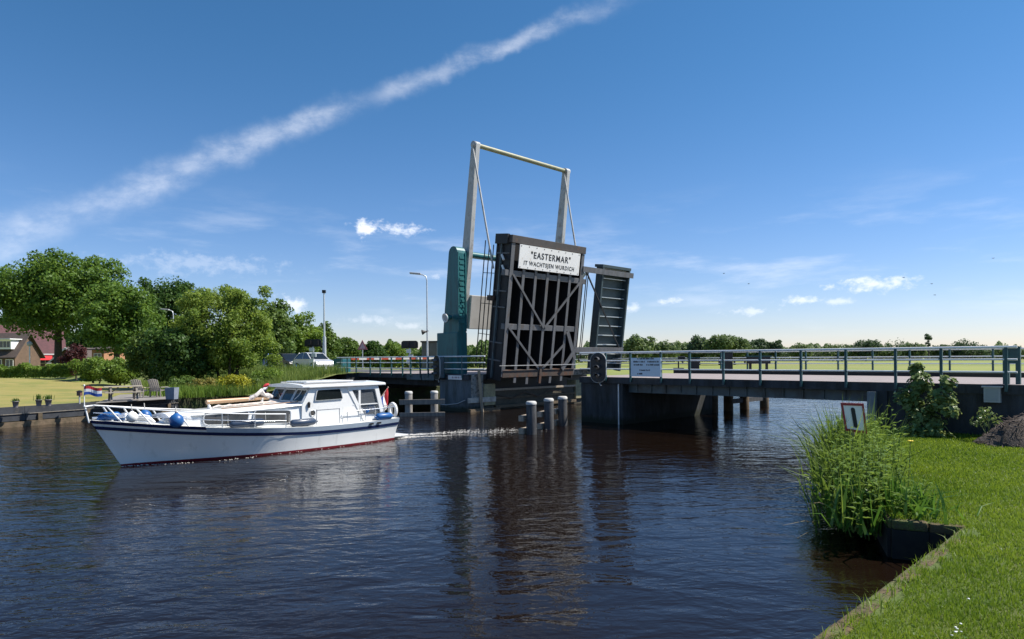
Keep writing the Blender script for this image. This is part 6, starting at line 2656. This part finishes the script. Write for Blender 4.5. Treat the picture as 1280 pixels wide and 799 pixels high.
def road_signal(px, top_y, Y, label, zb):
    c = at(px, top_y, Y)
    t = thing('road_signal', label, 'traffic light', (c.x, Y, zb), 0, 'road signals seen from behind')
    k = Y / 820
    mb = MB()
    pr_ = []
    w_, h_ = 10.5 * k, 9.5 * k
    for i in range(6):
        a = math.pi / 2 * i / 5
        pr_.append((w_ - .2 + .2 * math.cos(a) , h_ - .2 + .2 * math.sin(a)))
    for i in range(6):
        a = math.pi / 2 + math.pi / 2 * i / 5
        pr_.append((-w_ + .2 + .2 * math.cos(a), h_ - .2 + .2 * math.sin(a)))
    pr_ += [(-w_, .05), (-w_ + .08, 0), (w_ - .08, 0), (w_, .05)]
    z0 = c.z - h_
    mb.prism([Vector((c.x + x_, Y, z0 + z_)) for x_, z_ in pr_], (0, .06, 0))
    build('backboard', mb, M_black, t)
    for sg_ in (-1, 1):
        mb = MB()
        mb.box((c.x + sg_ * .28, Y - .10, z0 + h_ * .5), (.34, .2, .36))
        build('lamp_housing', mb, M_black, t)
    mb = MB()
    mb.tube((c.x, Y, zb), (c.x, Y, z0), .055)
    build('post', mb, M_galv, t)
    for i in range(3):
        mb = MB()
        mb.box((c.x + (.1 if i % 2 else -.06), Y - .1, z0 - .22 - .42 * i), (.34, .22, .28))
        build('signal_box', mb, M_white if i % 2 == 0 else M_galv, t)


road_signal(391, 424, 50.5, 'black backed road signal on a post in front of the silver car', 2.0)
road_signal(512, 426, 52.0, 'black backed road signal behind the middle of the left railing', 2.1)


def lamp_post(px, base_z, top_y, Y, arm_px, label, head=True, r=.06, lower=None):
    b0 = at(px, top_y, Y)
    t = thing('street_lamp', label, 'street lamp', (b0.x, Y, base_z))
    k = Y / 820
    mb = MB()
    if arm_px:
        pts = [(b0.x, Y, base_z), (b0.x, Y, b0.z - .45), (b0.x - .06, Y, b0.z - .15), (b0.x - .3, Y, b0.z), (b0.x - arm_px * k * .55, Y, b0.z + .04)]
        mb.path(pts, [r * 1.25, r * .8, r * .75, r * .7, r * .65], 9)
    else:
        mb.path([(b0.x, Y, base_z), (b0.x, Y, b0.z)], [r * 1.1, r * .7], 9)
    build('pole', mb, M_galv, t)
    if arm_px:
        mb = MB()
        c_ = Vector((b0.x - arm_px * k * .72, Y, b0.z + .08))
        mb.beam(c_ + Vector((.42, 0, -.02)), c_ - Vector((.42, 0, -.06)), .30, .13)
        build('lamp_head', mb, M_mast, t, bevel=.03)
    return t, b0


lamp_post(533.5, 2.1, 343.5, 50, 20, 'tall street lamp with a curved arm left of the teal tower')
t, b0 = lamp_post(405, 2.0, 366, 58, 0, 'tall slim grey camera mast standing above the waiting cars', r=.09)
t['category'] = 'mast'
ROOTM['camera_mast'] = ROOTM[t.name]; t.name = 'camera_mast'
mb = MB()
mb.box((b0.x, 58, b0.z + .1), (.28, .28, .26))
build('camera', mb, M_black, t)
mb = MB()
mb.tube((b0.x, 58, 2.0), (b0.x, 58, at(405, 421, 58).z), .17, .15, 12)
build('sleeve', mb, M_galv, t)
lamp_post(216.5, 1.5, 388, 70, 14, 'street lamp half hidden in the trees above the dark bush')
b0 = at(37, 433, 74)
t = thing('street_lamp', 'short white lantern post in front of the houses', 'street lamp', (b0.x, 74, gz(b0.x, 74)))
mb = MB()
mb.tube((b0.x, 74, gz(b0.x, 74)), (b0.x, 74, b0.z), .07, .06)
build('pole', mb, M_white, t)
mb = MB()
mb.lathe((b0.x, 74, b0.z), [(.08, 0), (.25, .12), (.28, .42), (.1, .55), (.02, .6)], 12)
build('lamp_head', mb, M_mast, t)
# sensor on lamp post
p = at(532, 414.5, 49.8)
t = thing('loudspeaker', 'small dark horn loudspeaker halfway down the street lamp', 'loudspeaker', p)
mb = MB()
mb.lathe(p + Vector((.08, 0, 0)), [(.06, 0), (.08, .12), (.2, .34), (.2, .36)], 12, Vector((-1, -.4, -.2)))
build('horn', mb, M_black, t)
mb = MB()
mb.beam(p + Vector((.08, 0, .04)), p + Vector((.2, .12, .04)), .05, .05)
build('bracket', mb, M_black, t)
# triangular sign
p = at(453, 431, 56)
t = thing('warning_sign', 'pale red bordered triangular road sign on a thin pole', 'sign', (p.x, 56, 2.0))
mb = MB()
mb.prism([Vector((p.x - .42, 56, p.z - .42)), Vector((p.x + .42, 56, p.z - .42)), Vector((p.x, 56, p.z + .42))], (0, .03, 0))
build('border', mb, mat('faded_red', (0.50, 0.16, 0.17), 0.6), t)
mb = MB()
mb.prism([Vector((p.x - .26, 55.985, p.z - .34)), Vector((p.x + .26, 55.985, p.z - .34)), Vector((p.x, 55.985, p.z + .2))], (0, .012, 0))
build('face', mb, mat('sign_pink', (0.62, 0.42, 0.42), 0.6), t)
mb = MB()
mb.tube((p.x, 56.06, 2.0), (p.x, 56.06, p.z + .3), .035)
build('pole', mb, M_galv, t)
# barrier boom
t = thing('barrier_boom', 'lowered red and white barrier boom across the left road', 'barrier', BP(-29.8, 8.6, 2.1))
bz_ = 3.03
nseg = 13
for k in range(nseg):
    mb = MB()
    w0 = .4 + 8.0 * k / nseg
    mb.beam(BP(-29.8, w0, bz_), BP(-29.8, w0 + 8.0 / nseg, bz_), .06, .17)
    build('boom_segment', mb, mat('barrier_white', (0.55, 0.53, 0.50), 0.6) if k % 2 else mat('barrier_red', (0.36, 0.06, 0.03), 0.6), t)
mb = MB()
bbox(mb, -30.1, -29.5, 8.45, 9.0, 2.1, 3.2)
build('motor_cabinet', mb, M_galv, t)
# hut
a, c = at(529, 428, 57), at(548, 428, 57)
t = thing('utility_hut', 'grey brown flat roofed hut behind the street lamp', 'hut', ((a.x + c.x) / 2, 58, 2.0))
mb = MB()
mb.box(((a.x + c.x) / 2, 58.2, (a.z + 1.0) / 2), (c.x - a.x + .3, 2.2, a.z - 1.0))
build('wall', mb, mat('hut_grey', (0.16, 0.15, 0.15), 0.7, col2=(.13, .12, .12), scale=3), t)
mb = MB()
mb.box(((a.x + c.x) / 2, 58.2, a.z + .06), (c.x - a.x + .5, 2.4, .12))
build('roof', mb, M_black, t)
for x_ in (a.x + .3, c.x - .1):
    mb = MB()
    mb.box((x_, 57.05, (a.z + 1.0) / 2), (.07, .06, a.z - 1.05))
    build('trim', mb, M_galv, t)

# ------------------------------------------------------------------ gear beyond the right span
def gear(px, y0, y1, wpx, w, label, name='barrier_machine', cat='barrier'):
    s = s_at(px, w)
    p = BP(s, w, 2.25)
    k = p.y / 820
    z1, z0 = at(px, y0, p.y).z, max(at(px, y1, p.y).z, 2.24)
    t = thing(name, label, cat, (p.x, p.y, 2.24))
    mb = MB()
    mb.box((p.x, p.y, (z0 + z1) / 2), (wpx * k, .45, z1 - z0))
    build('housing', mb, M_black, t, bevel=.03)
    mb = MB()
    mb.box((p.x, p.y, z1 + .03), (wpx * k * 1.1, .5, .05))
    build('lid', mb, M_teal_d, t)
    if z0 > 2.3:
        for sg_ in (-1, 1):
            mb = MB()
            mb.box((p.x + sg_ * wpx * k * .38, p.y, (2.24 + z0) / 2), (.08, .2, z0 - 2.24))
            build('leg', mb, M_black, t)
    return t


gear(867, 448, 462, 12, 11.2, 'squat black barrier cabinet beyond the road right of the blue panel')
gear(909, 441, 462, 11, 11.2, 'taller black barrier cabinet between two railing posts')
gear(948, 446, 454.5, 27, 11.2, 'long low black barrier counterweight beyond the right railing')
p = BP(s_at(848, 11), 11, 2.24)
t = thing('road_signal', 'small black signal lamp on a short post right of the blue panel', 'traffic light', p)
mb = MB()
mb.tube(p, p + EZ * .62, .04)
build('post', mb, M_black, t)
mb = MB()
mb.box(p + EZ * .66 + Vector((.18, 0, .0)), (.40, .22, .24))
build('lamp_housing', mb, M_black, t, bevel=.03)
mb = MB()
mb.box(p + EZ * .04, (.55, .45, .08))
build('foot', mb, M_black, t)

# far meadow fence posts beyond the canal, birds
for px, py, lb_ in ((905, 342, 0), (936, 355, 0), (1130, 347, 0), (1169, 369, 0), (1242, 323, 0), (1165, 355, 0)):
    p = at(px, py, 110)
    t = thing('bird', 'tiny dark bird flying in the pale sky over the meadow', 'bird', p, 0, 'birds flying over the meadow')
    mb = MB()
    mb.lathe(p - Vector((.14, 0, 0)), [(.0, 0), (.04, .06), (.05, .14), (.02, .25), (.035, .3), (0, .34)], 8, Vector((1, .2, .1)))
    bo = build('body', mb, M_black, t)
    for sg_ in (-1, 1):
        mb = MB()
        mb.prism([p + Vector((-.05, 0, 0)), p + Vector((.06, 0, 0)), p + Vector((.02, sg_ * .18, .10)), p + Vector((-.12, sg_ * .36, .04))], (0, 0, .012))
        build('wing', mb, M_black, t)

# ------------------------------------------------------------------ foam
def foam(name, label, segs, n, seed, szr=(.02, .075)):
    r_ = np.random.default_rng(seed)
    V, F = [], []
    for a, c, sp, wgt in segs:
        for k in range(int(n * wgt)):
            u = r_.random()
            p = np.array(a) * (1 - u) + np.array(c) * u + np.array([r_.normal(0, sp), r_.normal(0, sp), 0])
            s_ = r_.uniform(*szr) * (1.2 - .6 * u)
            st_ = r_.uniform(1, 2.6)
            th = r_.normal(0, .5)
            i0 = len(V)
            m_ = 7
            for j in range(m_):
                a_ = 2 * math.pi * j / m_
                x_, y_ = math.cos(a_) * s_ * st_ * r_.uniform(.6, 1.2), math.sin(a_) * s_ * r_.uniform(.6, 1.2)
                V.append((p[0] + x_ * math.cos(th) - y_ * math.sin(th), p[1] + x_ * math.sin(th) + y_ * math.cos(th), .006))
            V.append((p[0], p[1], 0.010 + s_ * .25))
            for j in range(m_):
                F.append((i0 + j, i0 + (j + 1) % m_, i0 + m_))
    return tag(fast_mesh(name, np.array(V), np.array(F), mat('foam_white', (0.58, 0.56, 0.52), 0.7), kind='stuff'), label, 'foam')


foam('bow_foam', 'thin white foam at the bow of the cruiser', [(tuple(bw(8.85, 0.02, 0)), tuple(bw(7.2, .95, 0)), .04, 1)], 70, 1, (.008, .025))
wk = bw(-.6, .3, 0)
foam('wake_foam', 'streak of white wake foam trailing behind the cruiser towards the piles', [
    (tuple(wk), tuple(wk + Vector((2.6, 1.2, 0))), .16, 1.0), (tuple(wk + Vector((0, -.5, 0))), tuple(wk + Vector((2.2, -.1, 0))), .08, .5),
    (tuple(wk + Vector((2.4, 1.1, 0))), tuple(wk + Vector((5.6, 2.0, 0))), .45, .6), (tuple(bw(-.3, 1.0, 0)), tuple(bw(-.9, 1.3, 0)), .12, .3)], 460, 2, (.007, .024))
foam('side_foam', 'fine broken foam along the waterline of the cruiser', [(tuple(bw(6.5, 1.25, 0)), tuple(bw(.2, 1.5, 0)), .06, 1)], 60, 3, (.006, .016))
